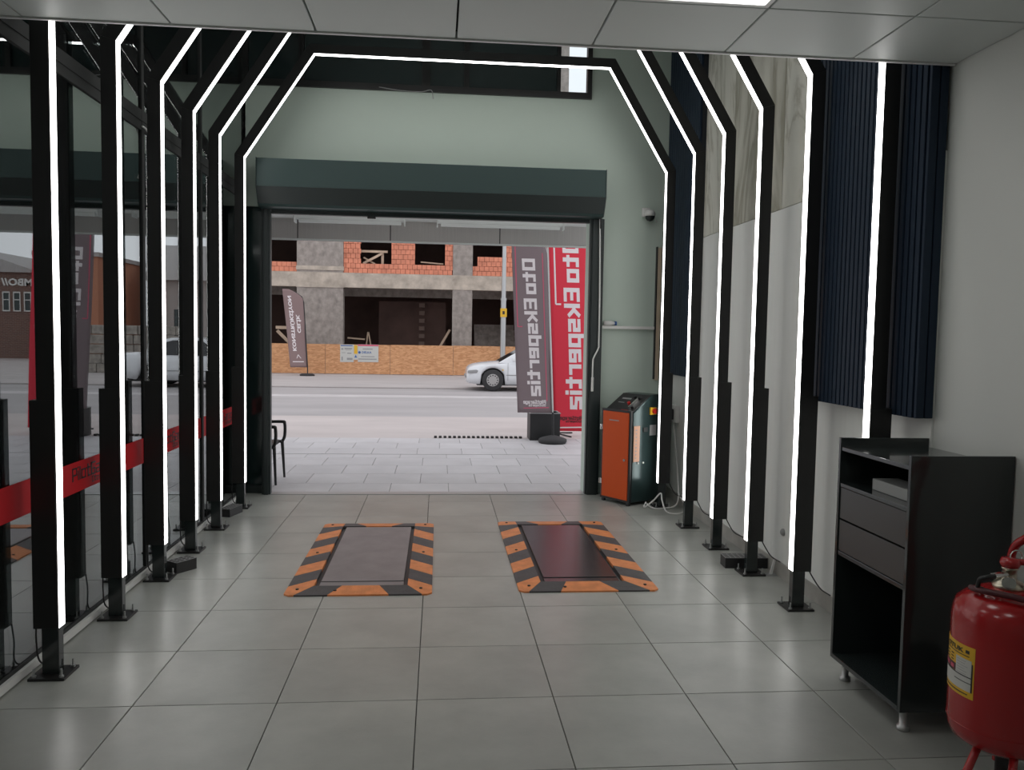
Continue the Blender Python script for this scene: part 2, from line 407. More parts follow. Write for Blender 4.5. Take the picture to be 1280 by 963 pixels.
# slatted navy panels
def slat_panel(name, label, y0, y1, x0, end_slats):
    t = thing(name, label, 'wall panel', (XR-.012, y0, 1.245), group='navy slatted wall panels')
    th = XR-.012-x0; h = ZT-1.3
    box(-th+.022, -.001, 0, y1-y0, 0, h).build('backing', 'slatback', t)
    data = None; n = int((y1-y0-.01)/.0465)
    for k in range(n):
        if data is None:
            o = box(-.022, 0, -.017, .017, 0, h).build('slat', 'slat', t, bevel=.004); data = o.data
        else: o = link('slat', data, t)
        o.location = (-th+.021, .023+k*.0465, -.004)
    if end_slats:
        d2 = None
        for k in range(2):
            if d2 is None: o = box(-.02, .02, -.02, 0, 0, h).build('slat', 'slat', t, bevel=.004); d2 = o.data
            else: o = link('slat', d2, t)
            o.location = (-.022-.045*k, 0, -.004)
    return t
slat_panel('slat_panel', 'navy slatted wall panel above the black cabinet', 3.63, 4.80, 2.225, True)
slat_panel('slat_panel', 'navy slatted wall panel in the corner by the shutter wall', 7.07, YE, 2.255, False)

# ---- end wall with the shutter opening and the upper window
we = MB()
OX0, OX1, OZ = -1.62, 1.49, 2.79
we.box(OX1, XR, YE, YE+.2, 0, 3.93); we.box(-1.66, OX1, YE, YE+.2, OZ, 3.93)
we.box(1.475, XR, YE, YE+.2, 3.93, ZT); we.box(-1.88, 1.475, YE, YE+.2, 4.86, ZT); we.box(-1.88, -1.66, YE, YE+.2, OZ, 3.93)
wall_back = struct('wall_end', we, 'sage')
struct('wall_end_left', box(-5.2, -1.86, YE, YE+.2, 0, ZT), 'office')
# upper window
win = sempty('window_1')
fm = MB()
fm.box(-1.88, 1.475, YE-.03, YE+.06, 3.93, 3.99); fm.box(-1.88, 1.475, YE-.01, YE+.06, 4.80, 4.86); fm.box(1.43, 1.475, YE-.03, YE+.06, 3.99, 4.8); fm.box(-1.88, -1.83, YE-.01, YE+.06, 3.99, 4.8)
fm.build('window_frame', 'black', win)
for a, b in ((-.19, -.11), (.215, .265), (-1.36, -1.31), (1.13, 1.165)):
    box(a, b, YE-.02, YE+.06, 3.99, 4.80).build('mullion', 'black', win)
for a, b, mt in ((-1.83, -1.36, 'wglass'), (-1.31, -.19, 'wglass'), (-.11, .215, 'wglass'), (.265, 1.13, 'wglass'), (1.165, 1.43, 'cglass')):
    box(a, b, YE+.01, YE+.02, 3.99, 4.80).build('pane', mt, win)
MB().tube(curve([(-.6, YE-.03, 3.955), (-.4, YE-.035, 3.93), (-.2, YE-.04, 3.925), (-.1, YE-.05, 3.94), (-.08, YE-.045, 3.86)]), .004, 6).build('loose_cable', 'pgrey', win)
# dark sidelight beside the shutter
sl = sempty('window_2')
box(-1.86, -1.66, YE+.04, YE+.06, .08, OZ).build('pane', 'wglass', sl)
MB().box(-1.88, -1.66, YE, YE+.1, 0, .08).box(-1.69, -1.65, YE-.01, YE+.1, .08, OZ).box(-1.88, -1.86, YE, YE+.1, .08, OZ).build('window_frame', 'shutd', sl)
# ---- left glass partition
gp = sempty('wall_left')
GY = [1.6, 2.86, 4.13, 5.40, 6.67, YE]
for a, b in zip(GY[:-1], GY[1:]):
    box(XG-.01, XG, a+.02, b-.02, .06, 2.84).build('pane', 'glass', gp)
    box(XG-.01, XG, a+.02, b-.02, 2.965, ZT).build('pane', 'glass', gp)
for yy in GY[1:-1]:
    box(XG-.045, XG+.012, yy-.022, yy+.022, .06, ZT).build('mullion', 'alu', gp, bevel=.003)
MB().box(XG-.045, XG+.010, GY[0], YE, 2.84, 2.965).box(XG+.010, XG+.016, GY[0], YE, 2.895, 2.905).build('transom', 'alu', gp)
box(XG-.045, XG+.008, GY[0], YE, 0, .06).build('bottom_rail', 'alu', gp)
box(XG+.009, XG+.026, 3.3, YE-.3, .008, .045).build('light_sill_strip', 'plastw', gp)
struct('wall_near_left', box(XG-.1, XG, -1.8, 1.6, -.1, ZC), 'whitep')
# red film band with lettering on the glass
band = box(XG+.0005, XG+.0015, 2.2, 7.85, .735, .895).build('red_film_band', 'red'); tag(band, 'red adhesive film band with dark lettering across the glass partition', 'film')
for yc in (4.36, 5.72, 7.1, 2.9):
    put_text('lettering', strokes('PilotGarage', .58, .062, .0006, .2), 'ink', band, (XG+.002, yc, .80), (0, 1, 0), (0, 0, 1))
    put_text('lettering', strokes('Oto Ekspertiz', .34, .03, .0006, .2), 'ink', band, (XG+.002, yc+.24, .757), (0, 1, 0), (0, 0, 1))
# ---- dark office behind the glass, near room back wall
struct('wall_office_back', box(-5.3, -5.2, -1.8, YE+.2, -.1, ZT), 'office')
struct('wall_back', box(-5.3, XR+.2, -1.8, -1.6, -.1, ZC+.1), 'whitep')

# ================================================================== OUTSIDE GROUND
pavement = struct('pavement', box(-14, 16, 8.15, 12.42, -.15, -.014), 'paveg')
pc = {}
rows = [8.152, 8.66, 9.25, 9.84, 10.43, 10.735]
rows2 = [10.765, 11.3, 11.86, 12.42]
for rr_, off in ((rows, .12), (rows2, .33)):
    for j in range(len(rr_)-1):
        o0 = off+(.3 if j % 2 else 0)
        for k in range(-8, 8):
            x0 = o0+k*.6
            tile(pavement, pc, x0, x0+.6, rr_[j], rr_[j+1], -.004, .012, .006, 'pave', 'paving_slab', .002)
struct('trim_2', box(-1.62, 1.49, 8.02, 8.15, -.01, .006), 'galv')
struct('road_apron', box(-40, 60, 12.42, 15.7, -.15, -.012), 'apron')
struct('road', box(-40, 60, 15.7, 23.7, -.15, -.022), 'asphalt')
struct('road_marking', box(-40, 60, 20.45, 21.15, -.03, -.019), 'line')
struct('kerb', box(-40, 60, 23.7, 23.9, -.15, -.006), 'kerb')
struct('sidewalk', box(-40, 60, 23.9, 80, -.15, .0), 'walk')
# rubber drain blocks along the paving edge
t = thing('drain_strip', 'row of small black rubber blocks along the paving edge', 'drain strip', (-.05, 12.5, -.012))
MB().box(-.02, 1.36, -.045, .045, 0, .006).build('base', 'apron', t)
dd = None
for k in range(19):
    if dd is None: o = box(-.022, .022, -.04, .04, 0, .028).build('block', 'drain', t, bevel=.004); dd = o.data
    else: o = link('block', dd, t)
    o.location = (.02+k*.073, 0, .006)

# ================================================================== LED ARCHES
ARY = [3.83, 4.60, 5.30, 5.97, 6.65, 7.45]
AXL = [-1.711, -1.719, -1.722, -1.723, -1.725, -1.722]
AXR = [2.115, 2.110, 2.104, 2.094, 2.085, 2.076]
ORD = ['sixth and farthest', 'fifth', 'fourth', 'third', 'second', 'first and closest']
def offs(pl, d):
    out = []
    for i, p in enumerate(pl):
        p = Vector(p); ns = []
        for a, b in ((i-1, i), (i, i+1)):
            if a < 0 or b >= len(pl): continue
            t_ = (Vector(pl[b])-Vector(pl[a])).normalized(); ns.append(Vector((-t_.y, t_.x)))
        if len(ns) == 1: out.append(p+ns[0]*d)
        else:
            m = (ns[0]+ns[1]).normalized(); out.append(p+m*(d/m.dot(ns[0])))
    return out
for ai in range(6):
    Y, xl, xr_ = ARY[ai], AXL[ai], AXR[ai]
    t = thing('led_arch', f'black steel arch with white LED strip, {ORD[ai]} from the roller shutter', 'light arch', (0, Y, 0), group='lit arches along the hall')
    pl = [(xl, .228), (xl, 3.115), (xl+.604, 4.033), (xr_-.535-.02, 4.033), (xr_, 3.115), (xr_, .228)]
    names = ['upright', 'rafter', 'crossbar', 'rafter', 'upright']
    A, B, C_, D, G_ = offs(pl, .0), offs(pl, .078), offs(pl, -.003), offs(pl, -.0002), offs(pl, -.0032)
    for k in range(5):
        MB().prism([A[k], A[k+1], B[k+1], B[k]], 1, -.0325, .0325).build(names[k], 'black', t, bevel=.003)
        MB().prism([C_[k], C_[k+1], D[k+1], D[k]], 1, -.030, .030).build('led_strip', 'led', t)
        MB().prism([G_[k], G_[k+1], D[k+1], D[k]], 1, -.0325, -.0302).build('profile_lip', 'black', t)
    for s, x in ((-1, xl), (1, xr_)):
        f = lambda a, b: (min(x+s*a, x+s*b), max(x+s*a, x+s*b))
        box(*f(.0005, .108), -.0345, .0345, .226, 1.27).build('lower_cover', 'black', t, bevel=.003)
        box(*f(.001, .076), -.025, .025, .012, .3).build('post', 'blackg', t, bevel=.004)
        c = x+s*.036
        bp_ = box(c-.08, c+.08, -.08, .08, 0, .012).build('base_plate', 'black', t, bevel=.002)
        for bx in (-.06, .06):
            for by in (-.06, .06):
                MB().cyl((c+bx, by, .012), (c+bx, by, .02), .011, 6).cyl((c+bx, by, .012), (c+bx, by, .05), .005, 8).build('anchor_bolt', 'galv', bp_)
        xo = x+s*.10
        e = (XG+.035 if s < 0 else XR-.02)
        if s < 0:
            cab = curve([(xo-.015, .01, .24), (xo-.02, .02, .15), (xo-.015, .03, .06), (e+.02, .10, .012), (e+.01, .22, .012)])
        else:
            cab = curve([(xo+.01, .02, .24), (xo+.03, .0, .19), (xo+.06, -.05, .13), (e-.012, -.12, .11)])
        MB().tube(cab, .004, 6).build('cable', 'blackp', t)

# ================================================================== ROLLER SHUTTER
t = thing('roller_shutter', 'dark green roller shutter box with side guides over the doorway', 'roller shutter', (0, YE, 0))
hx0, hx1 = -1.69, 1.578
prof = [(-.002, 3.21), (-.35, 3.18), (-.35, 2.925), (-.27, 2.78), (-.24, 2.755), (-.002, 2.755)]
MB().prism(prof, 0, hx0+.004, hx1-.004).build('housing', 'shut', t, bevel=.004)
for x in (hx0, hx1-.0035):
    MB().prism([(y_*1.01-.002, z_+(.004 if z_ > 3 else -.004)) for y_, z_ in prof], 0, x, x+.0035).build('end_cap', 'shut', t)
MB().prism([(-.352, 2.925), (-.272, 2.78), (-.275, 2.778), (-.356, 2.923)], 0, hx0+.006, hx1-.006).build('lower_cover', 'shutd', t)
for x0, x1 in ((-1.70, -1.615), (1.485, 1.625)):
    g = MB().box(x0, x1, -.07, -.002, 0, 2.76).box(x0+.02, x1-.02, -.09, -.07, 0, 2.76)
    g.build('side_guide', 'shutd', t, bevel=.006)
MB().box(-1.61, 1.48, -.05, -.02, 2.73, 2.775).box(-1.61, 1.48, -.065, -.005, 2.715, 2.73).build('bottom_bar', 'shutd', t, bevel=.003)
for k in range(3): box(-1.61, 1.48, -.048+.004*k, -.022, 2.776+.03*k, 2.804+.03*k).build('shutter_slat', 'shutd', t, bevel=.004)
box(-.7, -.62, -.075, -.04, 2.695, 2.716).build('lock', 'blackp', t, bevel=.004)
MB().tube([(1.56, -.2, 2.745), (1.565, -.18, 2.70), (1.575, -.13, 2.66)], .008, 8).build('crank_eye', 'blackp', t)
# crank rod hanging beside the guide
t = thing('crank_rod', 'white bent crank rod hanging beside the shutter guide', 'crank rod', (1.57, 7.99, 1.05))
MB().tube(curve([(.0, 0, 1.70), (.014, 0, 1.0), (.017, 0, .50), (.014, 0, .43), (-.03, -.01, .34), (-.04, -.01, .28), (-.04, -.01, 0)], 5), .008, 8).build('rod', 'plastw', t)
MB().cyl((-.04, -.01, -.0), (-.04, -.01, .14), .013, 12).build('grip', 'plastw', t)
MB().tube([(.0, 0, 1.66), (.0, .05, 1.68), (.0, .1, 1.68)], .006, 6).build('hook', 'pgrey', t)

# ================================================================== SCALE PLATES
def scale_plate(label, xo0, xo1, yo0, yo1, xi0, xi1, yi0, yi1, pm, sk):
    t = thing('floor_scale', label, 'floor scale', ((xo0+xo1)/2, (yo0+yo1)/2, 0), group='floor test plates')
    ox, oy = (xo0+xo1)/2, (yo0+yo1)/2
    def loc(p): return (p[0]-ox, p[1]-oy)
    def seg(poly, mat):
        # poly of (x, y); height follows distance from outer border to inner one
        def hz(x, y):
            d = max((xi0-x)/(xi0-xo0), (x-xi1)/(xo1-xi1), (yi0-y)/(yi0-yo0), (y-yi1)/(yo1-yi1))
            return .026-.016*min(1, max(0, d))
        n = len(poly)
        v = [(*loc(q), 0) for q in poly]+[(*loc(q), hz(*q)) for q in poly]
        MB().add(v, [tuple(range(n))[::-1], tuple(range(n, 2*n))]+[(i, (i+1) % n, n+(i+1) % n, n+i) for i in range(n)]).build('ramp_segment', mat, t)
    g = .001
    # long sides: 9 slanted bands, both ends orange
    for xo, xi in ((xo0, xi0), (xo1, xi1)):
        s = 1 if xi > xo else -1
        n = 9; sl = .10
        eo = [yo0+.0]+[yo0+.17+(yo1-yo0-.31)*k/(n-2) for k in range(n-1)]+[yo1]
        ei = [yi0]+[yo0+.17+sl+(yo1-yo0-.31)*k/(n-2) for k in range(n-1)]+[yi1]
        ei = [min(max(v_, yi0), yi1) for v_ in ei]
        for k in range(n):
            P = [(xo, eo[k]+g), (xi, ei[k]+g), (xi, ei[k+1]-g), (xo, eo[k+1]-g)]
            if k == 0: P = [(xo, yo0+.03), (xo+s*.03, yo0), (xo+s*.06, yo0), (xi, yi0), (xi, ei[1]-g), (xo, eo[1]-g)]
            if k == n-1: P = [(xo, eo[k]+g), (xi, min(ei[k]+g, yi1-.002)), (xi, yi1), (xi, yo1), (xo+s*.03, yo1), (xo, yo1-.03)]
            seg(P, 'orange' if k % 2 == 0 else 'rblack')
    W = xi1-xi0
    # near edge: black, orange, black with mitred ends
    a, b = xo0+.062, xo1-.062
    for P, m_ in (([(a, yo0), (a+.26*(b-a), yo0), (xi0+.30*W, yi0), (xi0, yi0)], 'rblack'), ([(a+.262*(b-a), yo0), (b-.262*(b-a), yo0), (xi1-.302*W, yi0), (xi0+.302*W, yi0)], 'orange'), ([(b-.26*(b-a), yo0), (b, yo0), (xi1, yi0), (xi1-.30*W, yi0)], 'rblack')): seg(P, m_)
    for P, m_ in (([(xi0+.002, yi1), (xi0+.32*W, yi1), (xi0+.17*W, yo1), (xi0+.002, yo1)], 'rblack'), ([(xi0+.322*W, yi1), (xi1-.322*W, yi1), (xi1-.172*W, yo1), (xi0+.172*W, yo1)], 'orange'), ([(xi1-.32*W, yi1), (xi1-.002, yi1), (xi1-.002, yo1), (xi1-.17*W, yo1)], 'rblack')): seg(P, m_)
    X0, Y0 = loc((xi0, yi0)); X1, Y1 = loc((xi1, yi1))
    box(X0+.001, X1-.001, Y0+.001, Y1-.001, 0, .006).build('pit_frame', 'blackp', t)
    box(X0+.032, X1-.028, Y0+.10, Y1-.025, .0065, .024).build('plate', pm, t, bevel=.003)
    box(X0+.030, X1-.026, Y0+.012, Y0+.093, .0065, .020).build('plate_lip', pm, t, bevel=.003)
    for bx, by in ((xo0+.07, yo0+.09), (xo0+.07, (yo0+yo1)/2), (xo0+.07, yo1-.08), (xo1-.07, yo0+.09), (xo1-.07, (yo0+yo1)/2), (xo1-.07, yo1-.08), ((xi0+xo0)/2+.22, yo0+.06)):
        q = loc((bx, by)); MB().cyl((q[0], q[1], .012), (q[0], q[1], .0215), .010, 10).build('screw', 'blackp', t)
scale_plate('floor scale plate of dull scuffed steel in an orange and black ramp frame', -.915, -.022, 4.905, 6.76, -.752, -.175, 5.035, 6.60, 'steel', 0)
scale_plate('floor scale plate of glossy dark steel in an orange and black ramp frame', .518, 1.405, 4.93, 6.815, .668, 1.215, 5.075, 6.645, 'steelg', 0)

# ================================================================== BLACK CABINET
CX0, CX1, CY0, CY1 = 1.884, 2.325, 3.06, 3.652
t = thing('cabinet', 'black open-fronted cabinet with two drawers against the white wall', 'cabinet', (CX0, CY0, 0))
cw, cl = CX1-CX0, CY1-CY0
for y0, nm in ((0, 'side_panel'), (cl-.02, 'side_panel')):
    box(0, cw, y0, y0+.02, .092, 1.145).build(nm, 'blackg', t, bevel=.002)
box(.004, cw, .02, cl-.02, 1.085, 1.103).build('top', 'blackg', t, bevel=.0015)
box(.004, cw-.02, .02, cl-.02, .915, .933).build('shelf', 'blackg', t, bevel=.0015)
box(.004, cw-.02, .02, cl-.02, .593, .611).build('shelf', 'blackg', t, bevel=.0015)
box(.0, cw-.02, .02, cl-.02, .092, .112).build('bottom_panel', 'blackg', t, bevel=.0015)
box(cw-.018, cw-.002, .02, cl-.02, .112, 1.084).build('back_panel', 'blackp', t)
for z0 in (.613, .766):
    d = MB().box(.006, .024, .024, cl-.024, z0+.002, z0+.146).box(.024, cw-.03, .04, .05, z0+.01, z0+.12).box(.024, cw-.03, cl-.05, cl-.04, z0+.01, z0+.12).box(.024, cw-.03, .05, cl-.05, z0+.01, z0+.016)
    d.build('drawer', M('drawer_front_grey', (.055, .055, .055), .25) if z0 < .7 else bpy.data.materials['drawer_front_grey'], t, bevel=.001)
for lx in (.045, cw-.045):
    for ly in (.045, cl-.065):
        MB().lathe([(0, .092), (.02, .092), (.016, .088), (.016, .022), (.024, .02), (.026, .004), (.024, 0), (0, 0)], (lx, ly, 0), 20).build('leg', 'galv', t)
nb = box(0, .12, 0, .3, 0, .05).build('carton', M('grey_carton', (.35, .36, .35), .6), bevel=.003, loc=(1.955, 3.17, .9335)); tag(nb, 'flat pale grey box lying in the upper niche of the cabinet', 'box')

# ================================================================== FIRE EXTINGUISHER
EX, EYY = 1.965, 2.585
t = thing('fire_extinguisher', 'large red wheeled fire extinguisher with yellow label beside the cabinet', 'fire extinguisher', (EX, EYY, 0))
R_ = .170
body = [(0, .195), (.07, .198), (.12, .212), (.155, .236), (.166, .262), (R_, .29), (R_, .645), (.167, .675), (.158, .705), (.13, .732), (.09, .752), (.05, .762), (0, .766)]
MB().lathe(body, (0, 0, 0), 64).build('tank', 'redp', t)
MB().lathe([(R_+.0005, .288), (R_+.002, .291), (R_+.0005, .294)], (0, 0, 0), 64).build('weld_seam', 'redp', t)
MB().lathe([(0, .757), (.05, .757), (.052, .772), (.04, .784), (.028, .788), (.022, .796), (.022, .825), (.026, .827), (.026, .834), (0, .834)], (0, 0, 0), 28).build('valve', 'brass', t)
MB().cyl((-.02, -.01, .812), (-.075, -.03, .812), .010, 12).cyl((-.055, -.022, .812), (-.085, -.034, .812), .013, 6).build('outlet', 'chrome', t)
g_ = MB().cyl((-.02, -.03, .80), (-.045, -.06, .797), .008, 10).cyl((-.042, -.055, .797), (-.052, -.068, .797), .021, 20); g_.build('pressure_gauge', 'chrome', t)
MB().lathe([(0, .834), (.028, .834), (.033, .848), (.028, .864), (0, .868)], (0, 0, 0), 20).build('valve_head', 'redp', t)
MB().tube(curve([(.0, -.01, .855), (.06, -.025, .852), (.12, -.04, .834), (.17, -.05, .822)]), .011, 10).build('lever', 'redp', t)
MB().tube([(.012+.022*math.cos(a), -.012, .873+.022*math.sin(a)) for a in [2*PI*k/14 for k in range(15)]], .0022, 6).build('pull_ring', 'chrome', t)
def pol(a, r, z): return (r*math.cos(a), r*math.sin(a), z)
# label on the tank, facing the glass partition and the camera side
def ring_patch(a0, a1, z0, z1, r, seg=18):
    v = []; f = []
    for i in range(seg+1):
        a = a0+(a1-a0)*i/seg
        for rr in (R_-.001, r):
            for z in (z0, z1): v.append(pol(a, rr, z))
    for i in range(seg):
        b = 4*i
        f += [(b+2, b+6, b+7, b+3), (b+1, b+3, b+7, b+5), (b, b+4, b+6, b+2)]
    f += [(0, 2, 3, 1), (4*seg, 4*seg+1, 4*seg+3, 4*seg+2)]
    return MB().add(v, f)
A0, A1 = math.radians(134), math.radians(203)
def ang(u): return A0+(A1-A0)*u
LZ0, LZ1 = .395, .572
def zl(v): return LZ0+(LZ1-LZ0)*v
lab = ring_patch(A0, A1, LZ0, LZ1, R_+.001).build('label', 'yellow', t)
for u0, u1, v0, v1, mt in ((.02, .95, .42, .56, 'maroon'), (.02, .95, .13, .40, 'labw'), (.62, .95, .30, .74, 'labw'), (.60, .955, .285, .30, 'ink'), (.955, .975, .13, .68, 'ink'), (.02, .95, .395, .415, 'ink')):
    k = {'maroon': .0016, 'labw': .002, 'ink': .0024}[mt]
    ring_patch(ang(u0), ang(u1), zl(v0), zl(v1), R_+k, 14).build('label_field', mt, lab)
for k in range(7): ring_patch(ang(.65), ang(.65+random.uniform(.16, .27)), zl(.69-.05*k), zl(.697-.05*k), R_+.0026, 5).build('label_line', 'pgrey', lab)
for k in range(3): ring_patch(ang(.12+.17*k), ang(.22+.17*k), zl(.45), zl(.52), R_+.0026, 4).build('label_picture', 'fpink', lab)
for k in range(3):
    for q in range(3): ring_patch(ang(.12+.17*k), ang(.20+.17*k), zl(.60+.06*q), zl(.615+.06*q), R_+.0026, 4).build('label_mark', 'ink', lab)
ring_patch(ang(.05), ang(.9), zl(.80), zl(.81), R_+.0026, 10).build('label_line', 'ink', lab); ring_patch(ang(.15), ang(.9), zl(.06), zl(.075), R_+.0026, 10).build('label_line', 'ink', lab)
me = text_fit('OTUK', .10, .016, .02, .0005)
for v in me.vertices:
    a = ang(.30)+v.co.x/R_; v.co = pol(a, R_+.0022+v.co.z, zl(.845)+v.co.y)
me.materials.append(MT['ink']); link('lettering', me, lab)
ring_patch(ang(.83), ang(.90), zl(.86), zl(.92), R_+.0024, 4).build('emblem', 'ink', lab)
# stand and handle tubes
for s in (-1, 1):
    bx = -.10+.0*s; 
for (ax, ay), (fx_, fy_) in (((-.10, -.03), (-.215, -.10)), ((-.03, -.11), (-.125, -.215))):
    MB().tube(curve([(ax, ay, .225), ((ax+fx_)/2, (ay+fy_)/2, .165), (fx_*.97, fy_*.97, .11), (fx_, fy_, .08), (fx_, fy_, .004)], 6), .0135, 12).build('leg', 'redp', t)
hd = curve([(.11, .16, .06), (.13, .17, .40), (.13, .17, .70), (.10, .12, .86), (.12, .06, .93), (.22, .03, 1.03), (.27, .03, 1.07)], 6)
MB().tube(hd, .0145, 12).build('handle', 'redp', t)
hd = curve([(.17, .06, .06), (.19, .06, .40), (.20, .05, .70), (.22, .04, .9), (.27, .03, 1.07)], 6)
MB().tube(hd, .0145, 12).build('handle', 'redp', t)
MB().cyl((.14, .15, .1), (.34, -.01, .1), .01, 10).build('axle', 'galv', t)
for p_, q_ in (((.115, .17, .1), (.15, .142, .1)), ((.31, .016, .1), (.345, -.012, .1))):
    MB().cyl(p_, q_, .10, 32).build('wheel', 'tyre', t, bevel=.008)
# hose over the shoulder
MB().tube(curve([(-.085, -.034, .812), (-.115, -.045, .812), (-.128, -.03, .80), (-.12, -.01, .765), (-.09, .01, .755)], 6), .008, 10).build('hose_tail', 'blackp', t)
hp = [pol(math.radians(a), r, z) for a, r, z in ((170, .125, .757), (185, .125, .760), (205, .12, .763), (235, .118, .763), (265, .135, .752), (290, .16, .725), (310, .185, .68), (325, .2, .6), (335, .21, .5))]
MB().tube(curve(hp, 6), .0105, 10).build('hose', 'maroon', t)
hp = [pol(math.radians(a), r, z) for a, r, z in ((300, .05, .79), (310, .10, .775), (322, .15, .745), (332, .19, .70), (340, .21, .62))]
MB().tube(curve(hp, 6), .008, 10).build('hose', 'blackp', t)

# ================================================================== ORANGE TEST MACHINE
t = thing('brake_tester', 'dark green machine cabinet with orange door and sloping control panel', 'machine', (1.593, 7.77, 0), math.atan2(-.85, .53))
mw, md = .39, .43
prof = [(.03, .03), (.03, .885), (.28, 1.045), (.33, 1.05), (md, 1.05), (md, .03)]
MB().prism(prof, 0, .012, mw-.004).build('body', 'mgreen', t, bevel=.012)
MB().box(0, mw, 0, .03, .03, .05).box(0, mw, 0, .03, .885, .905).box(0, .022, 0, .03, .05, .885).box(mw-.022, mw, 0, .03, .05, .885).build('front_frame', 'blackp', t, bevel=.002)
d = box(.023, mw-.023, -.006, .016, .052, .883).build('door', 'door_o', t, bevel=.003)
for z in (.17, .70): MB().box(-.012, .026, -.012, .0, z, z+.05).cyl((-.002, -.012, z), (-.002, -.012, z+.05), .006, 8).build('hinge', 'chrome', d)
MB().cyl((mw-.06, -.006, .435), (mw-.06, -.018, .435), .013, 16).box(mw-.062, mw-.058, -.024, -.018, .425, .445).build('lock', 'chrome', d)
box(.11, .24, -.0072, -.006, .795, .805).build('maker_mark', 'pgrey', d)
for x in (.03, mw-.03):
    for y_ in (.02, md-.03): box(x-.015, x+.015, y_-.015, y_+.015, 0, .03).build('foot', 'blackp', t)
# console face, tilted
n = Vector((0, -.16, .25)).normalized(); al = Vector((0, .25, .16)).normalized()
def con(x, s, h): return Vector((x, .03, .885))+al*s+n*h+Vector((0, 0, 0))
def cbox(x0, x1, s0, s1, h0, h1):
    v = [con(x, s, h) for x in (x0, x1) for s in (s0, s1) for h in (h0, h1)]
    return MB().add(v, [(0, 1, 3, 2), (4, 6, 7, 5), (0, 4, 5, 1), (2, 3, 7, 6), (0, 2, 6, 4), (1, 5, 7, 3)])
pn = cbox(.018, mw-.01, .012, .285, .0005, .008).build('control_panel', 'blackp', t, bevel=.002)
cbox(.08, .2, .19, .21, .008, .0095).build('display', 'pgrey', pn); cbox(.08, .16, .13, .14, .008, .0095).build('display', 'pgrey', pn)
for x, s, r, m_ in ((.24, .12, .016, 'redk'), (.30, .22, .02, 'blackp'), (.24, .22, .016, 'blackp'), (.33, .06, .013, 'blackp')):
    MB().cyl(con(x, s, .008), con(x, s, .03), r, 16).build('button', m_, pn)
cbox(.29, .30, .05, .2, .008, .03).build('grip_bar', 'chrome', pn)
cbox(.22, .31, .0, .02, .001, .014).build('red_plate', 'redk', pn)
sd = mw-.003
box(sd, sd+.004, .045, .125, .42, .76).build('data_sheet', 'peach', t)
for k in range(9): box(sd+.004, sd+.0045, .07, .085, .45+.033*k, .462+.033*k).build('data_mark', 'pgrey', t)
box(sd, sd+.01, .17, .225, .70, .74).build('recessed_grip', 'blackp', t); box(sd, sd+.003, .26, .345, .66, .76).build('type_plate', 'pgrey', t)
sw = box(sd, sd+.02, .25, .33, .86, .93).build('isolator_switch', 'yellow', t, bevel=.003)
MB().cyl((sd+.02, .29, .895), (sd+.045, .29, .895), .024, 18).box(sd+.045, sd+.055, .282, .298, .872, .918).build('knob', 'redk', sw)
for y_ in (.11, .18): MB().cyl((sd, y_, .405), (sd+.008, y_, .405), .009, 12).build('screw', 'plastw', t)
R0 = Matrix.Rotation(math.atan2(-.85, .53), 4, 'Z'); inv = (Matrix.Translation((1.593, 7.77, 0)) @ R0).inverted()
for pts in ([(1.98, 7.52, .02), (1.93, 7.36, .012), (1.99, 7.28, .09), (2.06, 7.28, .16), (2.06, 7.22, .10), (2.09, 7.15, .012), (2.22, 7.13, .010), (2.28, 7.25, .06), (2.27, 7.4, .12)],
            [(1.99, 7.55, .02), (2.0, 7.36, .010), (2.1, 7.33, .010), (2.25, 7.38, .05), (2.28, 7.5, .3), (2.29, 7.68, .7), (2.29, 7.7, .8)]):
    MB().tube([inv @ q for q in curve(pts, 8)], .007, 8).build('power_cable', 'plastw', t)

# ================================================================== SMALL WALL AND FLOOR ITEMS
t = thing('wall_socket', 'white wall socket box with a black plug below the corner slat panel', 'socket', (XR-.012, 7.70, .86))
box(-.045, 0, -.09, .09, -.085, .085).build('box', 'plastw', t, bevel=.01); box(-.11, -.045, -.05, .07, -.055, .05).build('plug', 'blackp', t, bevel=.012)
for y_, z_, lb in ((7.04, .39, 'small dark knob on the white wall, upper one of a pair'), (7.035, .30, 'small dark knob on the white wall, lower one of a pair'), (5.19, .31, 'small grey round cover cap low on the white wall')):
    o = MB().lathe([(0, 0), (.024, 0), (.024, .01), (.014, .02), (0, .022)], (0, 0, 0), 20).build('wall_fitting', 'pgrey'); o.location = (XR-.012, y_, z_); o.rotation_euler = (0, -PI/2, 0); tag(o, lb, 'wall fitting', 'small fittings on the white wall')
def power_box(label, loc, rz, l, w_, h):
    t = thing('led_power_supply', label, 'power supply', loc, rz, 'LED power supplies on the floor')
    box(-l/2, l/2, -w_/2, w_/2, 0, h-.006).build('case', 'blackp', t, bevel=.003)
    m = MB().box(-l/2, l/2, -w_/2, w_/2, h-.0055, h-.002)
    m.build('cover', 'blackp', t)
    gm = MB()
    nx, ny = int(l/.035), int(w_/.028)
    for i in range(nx+1): gm.box(-l/2+(l-.008)*i/nx, -l/2+.008+(l-.008)*i/nx, -w_/2, w_/2, h-.002, h)
    for j in range(ny+1): gm.box(-l/2, l/2, -w_/2+(w_-.008)*j/ny, -w_/2+.008+(w_-.008)*j/ny, h-.002, h)
    gm.build('vent_grille', 'pgrey', t)
    return t
power_box('black vented LED power supply on the floor beside the fourth arch from the shutter', (-1.68, 5.485, 0), math.radians(55), .16, .10, .075)
power_box('black vented LED power supply on the floor between the first two arches from the shutter', (-1.775, 7.16, 0), math.radians(75), .22, .10, .07)
power_box('black vented LED power supply on the floor against the white wall', (2.16, 5.47, 0), math.radians(-3), .30, .12, .075)
t = thing('floor_bracket', 'small pale metal bracket standing on the floor by the skirting', 'bracket', (2.27, 5.26, 0))
